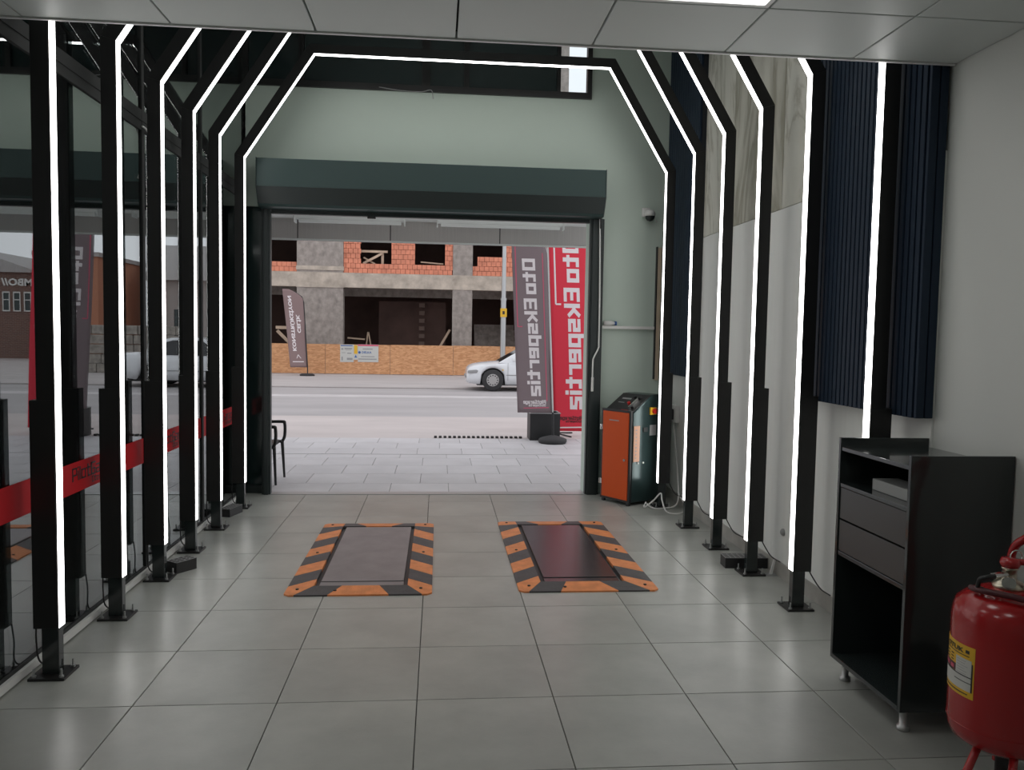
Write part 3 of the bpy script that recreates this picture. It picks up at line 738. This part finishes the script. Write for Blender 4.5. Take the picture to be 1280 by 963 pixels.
box(-.035, .035, -.03, .03, 0, .005).build('foot', 'galv', t); MB().prism([(-.01, .005), (.008, .005), (.03, .11), (.018, .11)], 1, -.006, .006).build('arm', 'plastw', t)
t = thing('security_camera', 'white dome security camera with black lens ball on the sage wall', 'camera', (2.06, YE-.002, 2.80))
box(-.05, .035, -.035, 0, .0, .09).build('mount', 'plastw', t, bevel=.01)
MB().lathe([(0, .06), (.035, .058), (.05, .035), (.052, .0), (0, 0)], (.02, -.075, 0), 24).build('housing', 'plastw', t)
MB().lathe([(.05, 0), (.046, -.022), (.03, -.043), (0, -.052)], (.02, -.075, 0), 24).build('lens_ball', 'blackg', t)
MB().tube([(.05, -.01, .02), (.09, -.012, -.02), (.11, -.01, -.05)], .004, 6).build('cable', 'plastw', t)
t = thing('wood_strip', 'pale wooden strip with black edge standing on the sage wall by the corner', 'wood strip', (2.17, YE, 1.165))
box(.012, .05, -.045, -.001, 0, 1.33).build('strip', 'woodstrip', t, bevel=.002); box(0, .011, -.045, -.001, .01, 1.34).build('edge', 'blackp', t)
tk = box(1.63, 2.165, YE-.045, YE-.001, 1.675, 1.705).build('cable_duct', 'plastw', bevel=.003); tag(tk, 'white horizontal cable duct on the sage wall', 'cable duct')
t = thing('bottle', 'small clear bottle with blue cap lying on the cable duct', 'bottle', (1.645, YE-.03, 1.731))
MB().lathe([(0, 0), (.024, .002), (.025, .08), (.015, .10), (.011, .115), (0, .115)], (0, 0, 0), 16, 0).build('flask', 'plastw', t)
MB().lathe([(0, .115), (.02, .115), (.02, .135), (0, .136)], (0, 0, 0), 16, 0).build('cap', 'blue', t)
# loose white cable hooked on the glass transom
o = MB().tube(curve([(XG+.03, 5.42, 2.55), (XG+.03, 5.5, 2.66), (XG+.035, 5.48, 2.80), (XG+.03, 5.40, 2.85), (XG+.018, 5.36, 2.86)]), .006, 6).build('loose_cable', 'plastw'); tag(o, 'short loose white cable end hooked on the glass wall transom', 'cable')

# ================================================================== CANOPY OUTSIDE THE DOOR
t = thing('entrance_canopy', 'grey panelled canopy over the entrance outside the shutter', 'canopy', (0, 9.6, 2.64))
box(-4.2, 4.2, -1.29, .0, .245, .27).build('soffit', 'soffit', t)
px = [-2.9, -1.625, -.571, .701, 1.95, 3.2]
for a, b in zip([-4.2]+px, px+[4.2]): box(a+.006, b-.006, .0, .03, .022, .9).build('fascia_panel', 'fascia', t)
box(-4.2, 4.2, .006, .028, .0, .95).build('fascia_backing', 'ceilgap', t)
box(-4.2, 4.2, -.006, .04, .0, .02).build('drip_edge', 'soffit', t)
for x0, x1, y_, lb in ((-1.62, -.40, 9.42, 'long white batten lamp under the canopy, towards the glass partition'), (-.03, 1.42, 9.42, 'long white batten lamp under the canopy, above the red flag')):
    b_ = thing('batten_lamp', lb, 'lamp', ((x0+x1)/2, y_, 2.80), group='batten lamps under the canopy')
    h = (x1-x0)/2
    MB().prism([(-.07, .085), (.07, .085), (.05, .055), (-.05, .055)], 0, -h, h).build('housing', 'batten', b_)
    MB().prism([(-.045, .053), (.045, .053), (.03, .02), (-.03, .02)], 0, -h+.04, h-.04).build('diffuser', 'batten', b_)
    for s in (-1, 1): box(s*h-.006, s*h+.006, -.075, .075, .015, .085).build('end_cap', 'batten', b_)

# ================================================================== FLAGS
def cloth(name, parent, mat, edge_l, edge_r, z0, z1, wave, nz=36, nx=10, th=.003):
    v = []; f = []
    for side in (-1, 1):
        for j in range(nz+1):
            z = z0+(z1-z0)*j/nz; a, b = edge_l(z), edge_r(z)
            for i in range(nx+1):
                x = a+(b-a)*i/nx; v.append((x, wave(x, z)+side*th, z))
    n = (nz+1)*(nx+1)
    for j in range(nz):
        for i in range(nx):
            q = j*(nx+1)+i
            f.append((q, q+1, q+nx+2, q+nx+1)); f.append((n+q, n+q+nx+1, n+q+nx+2, n+q+1))
    rim = [i for i in range(nx+1)]+[j*(nx+1)+nx for j in range(1, nz+1)]+[nz*(nx+1)+i for i in range(nx-1, -1, -1)]+[j*(nx+1) for j in range(nz-1, 0, -1)]
    for a, b in zip(rim, rim[1:]+rim[:1]): f.append((a, n+a, n+b, b))
    mb = MB(); mb.add(v, f, True); return mb.build(name, mat, parent)
def strip(parent, pts, wd, wave, mat, name='printed_line'):
    m = MB()
    for p, q in zip(pts[:-1], pts[1:]):
        d = (Vector(q)-Vector(p)); n_ = max(1, int(d.length/.12)); pr = Vector((-d.y, d.x)).normalized()*wd/2
        for k in range(n_):
            a, b = Vector(p)+d*k/n_, Vector(p)+d*(k+1)/n_
            vv = []
            for e in (-.005, .005):
                for c in (a+pr, b+pr, b-pr, a-pr): vv.append((c.x, wave(c.x, c.y)+e, c.y))
            m.add(vv, [(0, 1, 2, 3), (7, 6, 5, 4), (0, 4, 5, 1), (1, 5, 6, 2), (2, 6, 7, 3), (3, 7, 4, 0)])
    return m.build(name, mat, parent)
def flag_text(parent, body, mat, x_base, z_start, length, height, lean, wave, down=True, word=0):
    me = strokes(body, length, height, .0055, word=word)
    for v in me.vertices:
        if down: z = z_start-v.co.x; x = x_base+lean*(z-z_start)-v.co.y
        else: z = z_start+v.co.x; x = x_base+lean*(z-z_start)+v.co.y
        v.co = (x, wave(x, z)+v.co.z*(1 if True else -1), z)
    me.materials.clear(); me.materials.append(MT[mat]); return link('lettering', me, parent)
LEAN = -.054
# grey flag standing in the planter
GX, GYF = 1.695, 11.95
t = thing('feather_flag', 'grey feather flag with white lettering on a round black water base', 'flag', (GX, GYF, 0), group='feather flags by the entrance')
wv = lambda x, z: .012*math.sin(5*x+2.2*z)
gl = lambda z: -.517+LEAN*(z-.45)
def gr(z):
    r = LEAN*(z-.45)
    return r if z < 2.82 else r-.46*((z-2.82)/.6)**1.6
c = cloth('cloth', t, 'fgrey', gl, gr, .45, 3.38, wv)
for k in (0, 1): flag_text(c, 'Oto Ekspertiz', 'fwhite', -.322, 2.69, 1.97, .155, LEAN*1.25, wv, word=k)
strip(c, [(gl(3.2)+.05, 3.2), (gl(1.72)+.05, 1.72), (gl(1.72)+.12, 1.72)], .014, wv, 'fpink')
strip(c, [(gr(2.8)-.07, 2.8), (gr(.62)-.07, .62), ], .012, wv, 'fpink'); strip(c, [(-.43, .515), (-.05, .525)], .012, wv, 'fpink')
for body, z_, l_, h_ in (('PilotGarage', .585, .33, .045), ('Oto Ekspertiz', .545, .25, .03)):
    me = strokes(body, l_, h_, .0055)
    for v in me.vertices:
        x = -.10-v.co.x; z = z_+v.co.y; v.co = (x, wv(x, z)-v.co.z, z)
    me.materials.append(MT['fwhite']); link('lettering', me, c)
MB().tube([(gr(z)+.008+(.0 if z > .45 else .0), .0, z) for z in [.45, .5, 1., 1.6, 2.2, 2.8, 3.0, 3.2, 3.36]], .011, 10).build('pole', 'alul', t)
MB().lathe([(0, 0), (.20, .0), (.215, .02), (.215, .05), (.205, .065), (.16, .085), (.08, .105), (.04, .115), (0, .117)], (.015, 0, -.004), 12).build('water_base', 'tyre', t, weld=True)
MB().cyl((.02, 0, .10), (.012, 0, .455), .016, 12).build('socket', 'blackp', t)
# red flag on a cross foot, farther out
RX, RY = 1.885, 13.0
t = thing('feather_flag', 'tall red feather flag with white lettering on a black cross foot', 'flag', (RX, RY, 0), group='feather flags by the entrance')
wr_ = lambda x, z: .012*math.sin(4*x+1.7*z+1.0)
rl = lambda z: .0-.051*(z-.05)
def rr(z):
    q = .60-.04*(z-.05)
    return q if z < 3.4 else q-.3*((z-3.4)/.45)**1.7
c = cloth('cloth', t, 'fred', rl, rr, .05, 3.88, wr_)
for k in (0, 1): flag_text(c, 'Oto Ekspertiz', 'fwhite', .30, 3.12, 2.68, .212, -.047, wr_, word=k)
strip(c, [(rl(3.7)+.085, 3.7), (rl(2.10)+.085, 2.10), (rl(2.10)+.17, 2.10)], .026, wr_, 'fwhite')
strip(c, [(.06, .105), (.46, .115)], .02, wr_, 'fwhite')
for body, z_, l_, h_ in (('PilotGarage', .24, .37, .05), ('Oto Ekspertiz', .195, .28, .032)):
    me = strokes(body, l_, h_, .0055)
    for v in me.vertices:
        x = .47-v.co.x; z = z_+v.co.y; v.co = (x, wr_(x, z)-v.co.z, z)
    me.materials.append(MT['maroon']); link('lettering', me, c)
MB().tube([(rl(z)-.010, .0, z) for z in [.03, .15, .5, 1., 1.6, 2.2, 2.8, 3.4, 3.86]], .012, 10).build('pole', 'alul', t)
for a in (.6, .6+PI/2): MB().tube([(-.4*math.cos(a), -.4*math.sin(a), -.002), (-.05*math.cos(a), -.05*math.sin(a), .02), (.05*math.cos(a), .05*math.sin(a), .02), (.4*math.cos(a), .4*math.sin(a), -.002)], .012, 8).build('foot_bar', 'blackp', t)
# planter
t = thing('planter', 'empty black square planter box on the paving by the flags', 'planter', (1.40, 12.22, -.004))
pw, pd, ph = .46, .40, .41
MB().box(0, pw, 0, .02, 0, ph).box(0, pw, pd-.02, pd, 0, ph).box(0, .02, .02, pd-.02, 0, ph).box(pw-.02, pw, .02, pd-.02, 0, ph).build('walls', 'blackp', t)
box(.02, pw-.02, .02, pd-.02, .0, .06).build('bottom', 'blackp', t)
MB().box(-.008, pw+.008, -.008, .012, ph, ph+.012).box(-.008, pw+.008, pd-.012, pd+.008, ph, ph+.012).box(-.008, .012, .012, pd-.012, ph, ph+.012).box(pw-.012, pw+.008, .012, pd-.012, ph, ph+.012).build('rim', 'pgrey', t)
# armchair outside, mostly behind the guide
t = thing('armchair', 'black plastic garden armchair outside behind the shutter guide', 'chair', (-1.93, 8.78, -.004))
box(-.22, .22, -.22, .22, .38, .42).build('seat', 'blackp', t, bevel=.012)
MB().prism([(-.23, .40), (-.19, .40), (-.25, .84), (-.28, .84)], 1, -.21, .21).build('backrest', 'blackp', t, bevel=.01)
for s in (-1, 1):
    MB().tube(curve([(-.24, s*.255, .60), (0, s*.255, .605), (.23, s*.255, .61), (.265, s*.255, .59), (.265, s*.255, .46), (.24, s*.25, .40), (.2, s*.24, .395)], 5), .017, 8).build('armrest', 'blackp', t)
    MB().cyl((.245, s*.22, .40), (.265, s*.24, 0), .018, 10, .012).build('leg', 'blackp', t)
    MB().cyl((-.2, s*.22, .40), (-.26, s*.24, 0), .018, 10, .012).build('leg', 'blackp', t)

# ================================================================== CONSTRUCTION SITE ACROSS THE ROAD
FY = 30.97
t = thing('hoarding', 'orange brown chipboard hoarding in front of the building shell', 'fence', (0, FY, 0))
fj = [-14, -11.6, -9.1, -6.66, -4.22, -1.81, .56, 3.0, 5.4]
for a, b in zip(fj[:-1], fj[1:]): box(a+.008, b-.008, 0, .02, .02, 1.13+random.uniform(-.01, .015)).build('board', 'osb', t)
for a in fj: box(a-.04, a+.04, .021, .08, 0, 1.1).build('post', 'wood', t)
def sign(name, label, x0, x1, z0, z1):
    s = thing(name, label, 'sign', (x0, FY-.002, z0), group='notice boards on the hoarding')
    box(0, x1-x0, -.012, 0, 0, z1-z0).build('board', 'labw', s); return s
s = sign('notice_board', 'white notice board with small dark print on the hoarding, next to a yellow strip', -3.67, -3.17, .46, 1.12)
box(.02, .46, -.015, -.012, .60, .635).build('print', 'blue', s)
for x0, x1, z0, z1 in ((.04, .12, .46, .52), (.16, .44, .48, .53), (.2, .4, .44, .455), (.06, .2, .34, .36), (.26, .42, .31, .35), (.05, .1, .06, .2), (.25, .46, .08, .16)): box(x0, x1, -.015, -.012, z0, z1).build('print', 'pgrey', s)
s = sign('notice_board', 'narrow yellow and white notice strip between two boards on the hoarding', -3.165, -3.02, .55, 1.10)
box(0.01, .135, -.015, -.012, .22, .54).build('print', 'yellow', s); MB().prism([(.02, .08), (.125, .08), (.07, .19)], 1, -.015, -.012).build('print', 'blue', s)
s = sign('notice_board', 'white notice board with pink top edge on the hoarding', -3.015, -2.25, .47, 1.13)
box(0.0, .76, -.015, -.012, .60, .655).build('print', 'fpink', s)
MB().lathe([(0, -.015), (.05, -.015), (.05, -.012), (0, -.012)], (.06, 0, .36), 14, 1).build('print', 'blue', s)
put_text('lettering', text_fit('DELKA', .36, .085, .02, .002), 'blue', s, (.15, -.013, .32), (1, 0, 0), (0, 0, 1))
for x0, x1, z0, z1 in ((.18, .55, .47, .51), (.12, .62, .19, .22), (.02, .7, .09, .13)): box(x0, x1, -.015, -.012, z0, z1).build('print', 'pgrey', s)
# building shell
BY = 32.47
t = thing('building_shell', 'unfinished concrete building with orange brick infill and dark openings', 'building', (0, BY, 0))
cols = [(-14.4, -13.4), (-9.6, -8.8), (-5.525, -3.745), (.53, 1.31), (4.25, 5.0)]
for a, b in cols: box(a, b, 0, .5, 0, 13.4).build('column', 'conc', t)
box(-5.55, -3.72, -.03, .1, 3.31, 3.44).build('column_collar', 'concb', t)
box(-5.55, -3.72, -.03, .1, 3.98, 4.14).build('column_collar', 'concb', t)
for z in (3.33, 6.55, 9.8, 13.0): box(-14.4, 5.0, -.015 if z < 4 else 0, .45, z, z+.57).build('beam', 'concb', t)
for z in (3.55, 6.8, 10.1): box(-14.4, 5.0, .45, 7.0, z, z+.3).build('floor_slab', 'conc', t)
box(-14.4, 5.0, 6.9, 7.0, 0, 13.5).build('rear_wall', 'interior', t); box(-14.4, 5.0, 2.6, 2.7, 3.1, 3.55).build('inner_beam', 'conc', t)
box(-14.4, -14.2, .5, 6.9, 0, 13.4).build('side_wall', 'brickw', t); box(4.8, 5.0, .5, 6.9, 0, 13.4).build('side_wall', 'brickw', t)
box(-14.4, 5.0, 0, 7.0, 13.4, 13.6).build('roof_slab', 'conc', t)
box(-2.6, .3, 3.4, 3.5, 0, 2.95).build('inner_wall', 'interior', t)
for k in range(6): box(-.85, -.62, 2.9, 3.1, 1.05+.33*k, 1.22+.33*k).build('pier_block', 'pier', t)
for k in range(7): box(1.6, 3.4, 4.6-.28*k, 4.88-.28*k, 0, .35+.24*(7-k)).build('stair_step', 'conc', t)
openings = [(-8.8, -5.53), (-3.07, -1.89), (-.96, .21), (1.31, 2.49), (3.1, 4.0), (-12.8, -11.6), (-11.2, -10.2)]
bm_ = MB(); sz, gp_ = .185, .012
for x0, x1 in ((-13.4, -9.6), (-8.8, -5.525), (-3.745, .53), (1.31, 4.25)):
    for j in range(14):
        z0 = 3.905+j*.19; spans = [(x0, x1)]
        if 4.27 < z0+.1 < 5.72:
            for p, q in openings:
                new = []
                for a, b in spans:
                    if q <= a or p >= b: new.append((a, b)); continue
                    if x0 > 1 and p < 2 and z0 < 4.6: new.append((a, p+.2)) if False else None; new.append((1.5, b)); continue
                    if p > a: new.append((a, p))
                    if q < b: new.append((q, b))
                spans = new
        for a0, b0 in spans:
            x = a0-(sz/2 if j % 2 else 0)
            while x < b0:
                a, b = max(x, a0), min(x+sz, b0); x += sz
                if b-a < .03: continue
                bm_.box(a+gp_/2, b-gp_/2, .08+random.uniform(-.012, .012), .2, z0+gp_/2, z0+.19-gp_/2)
bm_.build('brickwork', 'brick', t, kind='stuff')
for j, z in enumerate((7.12, 10.37)):
    for x0, x1 in ((-13.4, -9.6), (-8.8, -5.525), (-3.745, .53), (1.31, 4.25)):
        m_ = (x0+x1)/2; MB().box(x0, m_-.7, .08, .2, z, z+2.63).box(m_+.7, x1, .08, .2, z, z+2.63).box(m_-.7, m_+.7, .08, .2, z, z+.5).build('brick_infill', 'brickw', t)
def plank(p, q, wd):
    p = Vector(p); q = Vector(q); d = (q-p).normalized(); n_ = Vector((-d.z, 0, d.x))*wd/2; v = []
    for y_ in (-.03, .03):
        for c in (p+n_, q+n_, q-n_, p-n_): v.append((c.x, c.y+y_, c.z))
    MB().add(v, [(0, 1, 2, 3), (7, 6, 5, 4), (0, 4, 5, 1), (1, 5, 6, 2), (2, 6, 7, 3), (3, 7, 4, 0)]).build('brace', 'wood', t)
for p, q, w_ in (((-3.1, .3, 4.78), (-2.05, .3, 4.78), .09), ((-2.25, .36, 4.27), (-2.25, .36, 4.75), .1), ((-3.0, .3, 4.3), (-2.25, .3, 4.72), .09), ((-2.55, .42, 4.3), (-3.0, .42, 4.55), .06),
                 ((-.75, .4, 4.42), (.15, .4, 4.36), .05), ((-6.4, .4, 1.72), (-5.72, .4, 1.72), .12), ((-5.86, .46, 1.0), (-5.86, .46, 1.68), .13), ((-6.35, .4, 1.6), (-5.75, .4, 1.0), .12),
                 ((.45, .7, 1.75), (.05, .7, 1.05), .09), ((-3.7, 1.2, 1.35), (-3.0, 1.2, 1.3), .06), ((-2.95, 1.25, 1.0), (-2.88, 1.25, 1.6), .05), ((-2.75, 1.25, 1.0), (-2.86, 1.25, 1.6), .05)): plank(p, q, w_)
# far banner
BX, BBY = -4.656, 29.53
t = thing('feather_flag', 'brown feather flag with white lettering in front of the chipboard hoarding', 'flag', (BX, BBY, 0))
wb = lambda x, z: .03*math.sin(3*x+2*z)
bl = lambda z: -.588-.103*(z-.3)
def br_(z):
    r = -.06*(z-.3)
    return r if z < 2.7 else r-.5*((z-2.7)/.38)**1.7
c = cloth('cloth', t, 'fbrown', bl, br_, .30, 3.07, wb, th=.006)
for body, zs, ln, ht, xb in (('KONSTRÜKSİYON', .88, 1.95, .17, -.50), ('ÇELİK', 1.52, .66, .19, -.30)):
    me = text_fit(body, ln, ht, .04, .012)
    for v in me.vertices:
        z = zs+v.co.x; x = xb-.1*(z-.9)+v.co.y; v.co = (x, wb(x, z)+v.co.z, z)
    me.materials.append(MT['fwhite']); link('lettering', me, c)
strip(c, [(-.50, .50), (-.12, .50)], .03, lambda x, z: wb(x, z)-.004, 'fwhite'); strip(c, [(-.22, .62), (-.32, .75), (-.36, .62)], .02, lambda x, z: wb(x, z)-.004, 'fwhite')
MB().tube([(br_(z)+.012 if z > .3 else .012, 0, z) for z in [.02, .3, 1, 1.8, 2.6, 2.8, 3.0]], .02, 8).build('pole', 'blackp', t)
MB().lathe([(0, 0), (.26, 0), (.27, .04), (.2, .08), (0, .09)], (0, 0, 0), 14).build('base', 'tyre', t)
# street lamp
t = thing('street_lamp', 'grey street lamp post with a small yellow sign behind the white car', 'street lamp', (2.38, 30.2, 0))
MB().cyl((0, 0, 0), (0, 0, 2.9), .10, 16).cyl((0, 0, 2.9), (0, 0, 8.2), .085, 16, .06).build('post', 'galv', t)
MB().cyl((0, 0, 2.86), (0, 0, 2.94), .115, 16).build('collar', 'galv', t)
MB().tube(curve([(0, 0, 8.15), (0, -.4, 8.5), (0, -1.4, 8.7)]), .04, 8).build('arm', 'galv', t)
box(-.13, .13, -1.95, -1.35, 8.66, 8.76).build('lamp_head', 'pgrey', t, bevel=.02)
sg = box(-.12, .12, -.135, -.115, 2.24, 2.56).build('sign_plate', 'yellow', t); box(-.04, .04, -.137, -.135, 2.34, 2.46).build('sign_mark', 'ink', sg)

# ================================================================== WHITE CAR
t = thing('car', 'white four-door sedan parked at the kerb by the chipboard hoarding', 'car', (.80, 23.74, -.005))
Lc = 4.27; WX = [.74, 3.205]; WR = .305
def lerp(tab, x):
    for (a, va), (b, vb) in zip(tab[:-1], tab[1:]):
        if x <= b: return va+(vb-va)*max(0, (x-a))/(b-a)
    return tab[-1][1]
ztab = [(0, .50), (.02, .60), (.07, .655), (.18, .705), (.40, .75), (.7, .785), (1.0, .81), (1.4, .84), (3.3, .88), (3.75, .91), (4.12, .89), (4.22, .82), (4.27, .6)]
htab = [(0, .66), (.05, .73), (.18, .80), (.4, .83), (.8, .84), (3.4, .84), (3.9, .81), (4.15, .75), (4.27, .64)]
btab = [(0, .25), (.06, .21), (.3, .19), (1.2, .18), (3.6, .2), (4.2, .28), (4.27, .35)]
xs_ = sorted(set([0, .02, .04, .08, .12, .2, .3]+[.38+.04*k for k in range(19)]+[1.2, 1.4, 1.7, 2., 2.3, 2.6]+[2.84+.04*k for k in range(19)]+[3.65, 3.75, 3.9, 4.05, 4.12, 4.18, 4.22, 4.25, 4.27]))
v = []; ring = 12
for x in xs_:
    zt, hw, zb = lerp(ztab, x), lerp(htab, x), lerp(btab, x)
    for wc in WX:
        d2 = .36**2-(x-wc)**2
        if d2 > 0: zb = max(zb, .29+math.sqrt(d2))
    zb = min(zb, zt-.06)
    half = [(hw*.95, zb), (hw, zb+.35*(zt-zb)), (hw*.99, zb+.72*(zt-zb)), (hw*.93, zt-.035), (hw*.84, zt), (0.35*hw, zt+.03)]
    v += [(x, -y_, z) for y_, z in half]+[(x, y_, z) for y_, z in reversed(half)]
f = []
for i in range(len(xs_)-1):
    for k in range(ring):
        f.append((i*ring+k, i*ring+(k+1) % ring, (i+1)*ring+(k+1) % ring, (i+1)*ring+k))
mb = MB(); mb.add(v, f, True); n_ = len(xs_)-1
mb.add(v, [tuple(range(ring)), tuple(n_*ring+k for k in range(ring))][::1])
mb.build('body', 'carw', t, weld=True)
def gy(z): return .765-(z-.8)/.57*.2
cab = [(.88, .79), (1.74, 1.29), (1.98, 1.35), (2.35, 1.375), (2.75, 1.35), (2.98, 1.30), (3.62, .88)]
v = [(x, -gy(z), z) for x, z in cab]+[(x, gy(z), z) for x, z in cab]; n_ = len(cab)
MB().add(v, [tuple(range(n_)), tuple(range(n_, 2*n_))[::-1]]+[(i, n_+i, n_+i+1, i+1) for i in range(n_-1)]).build('cabin', 'carw', t, bevel=.03)
def side_win(pts, nm='side_window'):
    for s in (-1, 1):
        v = [(x, s*(gy(z)+e), z) for e in (.006, -.01) for x, z in pts]; n_ = len(pts)
        MB().add(v, [tuple(range(n_)), tuple(range(n_, 2*n_))[::-1]]+[(i, (i+1) % n_, n_+(i+1) % n_, n_+i) for i in range(n_)]).build(nm, 'carg', t)
side_win([(1.36, .86), (1.90, 1.26), (2.18, 1.30), (2.18, .87)]); side_win([(2.26, .87), (2.26, 1.30), (2.72, 1.28), (2.92, 1.22), (3.22, .96), (3.2, .88)])
def screen(p, q, nm):
    d = Vector((q[0]-p[0], 0, q[1]-p[1])); nn = Vector((-d.z, 0, d.x)).normalized()*(.008 if q[0] > p[0] else -.008)
    if nn.z < 0: nn = -nn
    a = Vector((p[0], 0, p[1]))+d*.06+nn; b = Vector((p[0], 0, p[1]))+d*.93+nn
    v = [(a.x, -gy(a.z)+.05, a.z), (b.x, -gy(b.z)+.05, b.z), (b.x, gy(b.z)-.05, b.z), (a.x, gy(a.z)-.05, a.z)]
    v += [(c[0]-nn.x*2, c[1], c[2]-nn.z*2) for c in v]
    MB().add(v, [(0, 1, 2, 3), (7, 6, 5, 4), (0, 4, 5, 1), (1, 5, 6, 2), (2, 6, 7, 3), (3, 7, 4, 0)]).build(nm, 'carg', t)
screen(cab[0], cab[1], 'windscreen'); screen(cab[6], cab[5], 'rear_window')
for wc in WX:
    for s in (-1, 1):
        wy = s*.83
        o = MB().lathe([(0, -.09), (WR-.03, -.09), (WR, -.07), (WR, .07), (WR-.03, .09), (.21, .092), (.20, .08), (0, .08)], (wc, wy-s*.09, WR), 36, 1)
        wh = o.build('wheel', 'tyre', t)
        hb = MB().cyl((wc, wy-s*.02, WR), (wc, wy+s*.006, WR), .195, 32, .17); hc = hb.build('hubcap', 'hub', wh)
        hm = MB()
        for k in range(12):
            a = 2*PI*k/12; hm.cyl((wc+.135*math.cos(a), wy+s*.004, WR+.135*math.sin(a)), (wc+.135*math.cos(a), wy+s*.009, WR+.135*math.sin(a)), .02, 8)
        hm.build('hubcap_holes', 'tyre', hc)
    box(wc-.36, wc+.36, -.70, .70, .22, .60).build('wheel_well', 'tyre', t)
box(.3, 3.9, -.7, .7, .15, .3).build('underbody', 'tyre', t)
for s in (-1, 1):
    box(1.12, 2.85, s*.838-.01, s*.838+.01, .44, .465).build('side_moulding', 'pgrey', t)
    box(1.28, 1.44, s*.88-.05, s*.88+.05, .85, .95).build('mirror', 'carw', t, bevel=.025)
    MB().prism([(.025, .50), (.04, .575), (.28, .60), (.33, .57), (.29, .50)], 1, min(s*.66, s*.822), max(s*.66, s*.822)).build('headlight', 'cglass' if False else 'pgrey', t, bevel=.02)
    box(4.1, 4.25, s*.66-.1, s*.66+.1, .62, .78).build('tail_light', 'redk', t, bevel=.02)
    for x in (1.16, 2.21, 3.0): box(x, x+.01, s*.834-.008, s*.834+.008, .30, .80).build('door_seam', 'pgrey', t)
    box(1.0, 1.04, s*.835-.01, s*.835+.01, .58, .61).build('side_marker', 'yellow', t)
MB().box(-.03, .1, -.62, .62, .36, .42).build('bumper_strip', 'pgrey', t, bevel=.01)

# ================================================================== FARTHER STREET (seen mirrored in the glass)
t = thing('stone_wall', 'low rough stone wall along the sidewalk beyond the building shell', 'wall', (7.6, 29.8, 0))
for j in range(5):
    x = -2.5+(.2 if j % 2 else 0)
    while x < 2.5:
        l_ = random.uniform(.35, .6); box(x, min(x+l_-.02, 2.6), random.uniform(0, .04), .4, j*.34, j*.34+.32).build('stone', 'stone', t, bevel=.03); x += l_
t = thing('house', 'low pale rendered house with a light sloping roof down the street', 'house', (8.6, 44, 0))
box(-2.6, 2.6, 0, 6, 0, 4.2).build('walls', 'render', t); MB().prism([(-.4, 4.1), (6.4, 4.1), (3, 6.2)], 0, -2.9, 2.9).build('roof', 'roof', t)
box(-1.2, -.4, -.03, .01, 1.2, 2.6).build('window', 'wglass', t); box(.6, 1.4, -.03, .01, 1.2, 2.6).build('window', 'wglass', t)
t = thing('house', 'narrow terracotta rendered house down the street', 'house', (13.6, 40, 0))
box(-1.4, 1.4, 0, 6, 0, 4.9).build('walls', 'terra', t); box(-1.5, 1.5, -.1, 6.1, 4.9, 5.1).build('roof', 'roof', t)
t = thing('shop_building', 'dark brick shop with a lettered sign and white framed windows', 'building', (19.1, 42, 0))
box(-3.2, 3.2, 0, 8, 0, 4.2).build('walls', 'darkbrick', t); MB().prism([(-3.5, 4.2), (3.5, 4.2), (0, 5.4)], 1, -.2, 8.2).build('roof', 'roof', t)
put_text('sign_lettering', text_fit('MBO//', 1.45, .36, .03, .03), 'plastw', t, (-3.05, -.04, 3.55), (1, 0, 0), (0, 0, 1))
for x in (-2.8, -2.3, -1.8, -.6, .8, 2.):
    wf = MB().box(x-.17, x+.17, -.05, .0, 2.3, 2.36).box(x-.17, x+.17, -.05, 0, 3.2, 3.26).box(x-.17, x-.13, -.05, 0, 2.36, 3.2).box(x+.13, x+.17, -.05, 0, 2.36, 3.2).box(x-.13, x+.13, -.05, 0, 2.85, 2.89).build('window_frame', 'plastw', t)
    box(x-.13, x+.13, -.02, -.001, 2.36, 3.2).build('pane', 'wglass', wf)
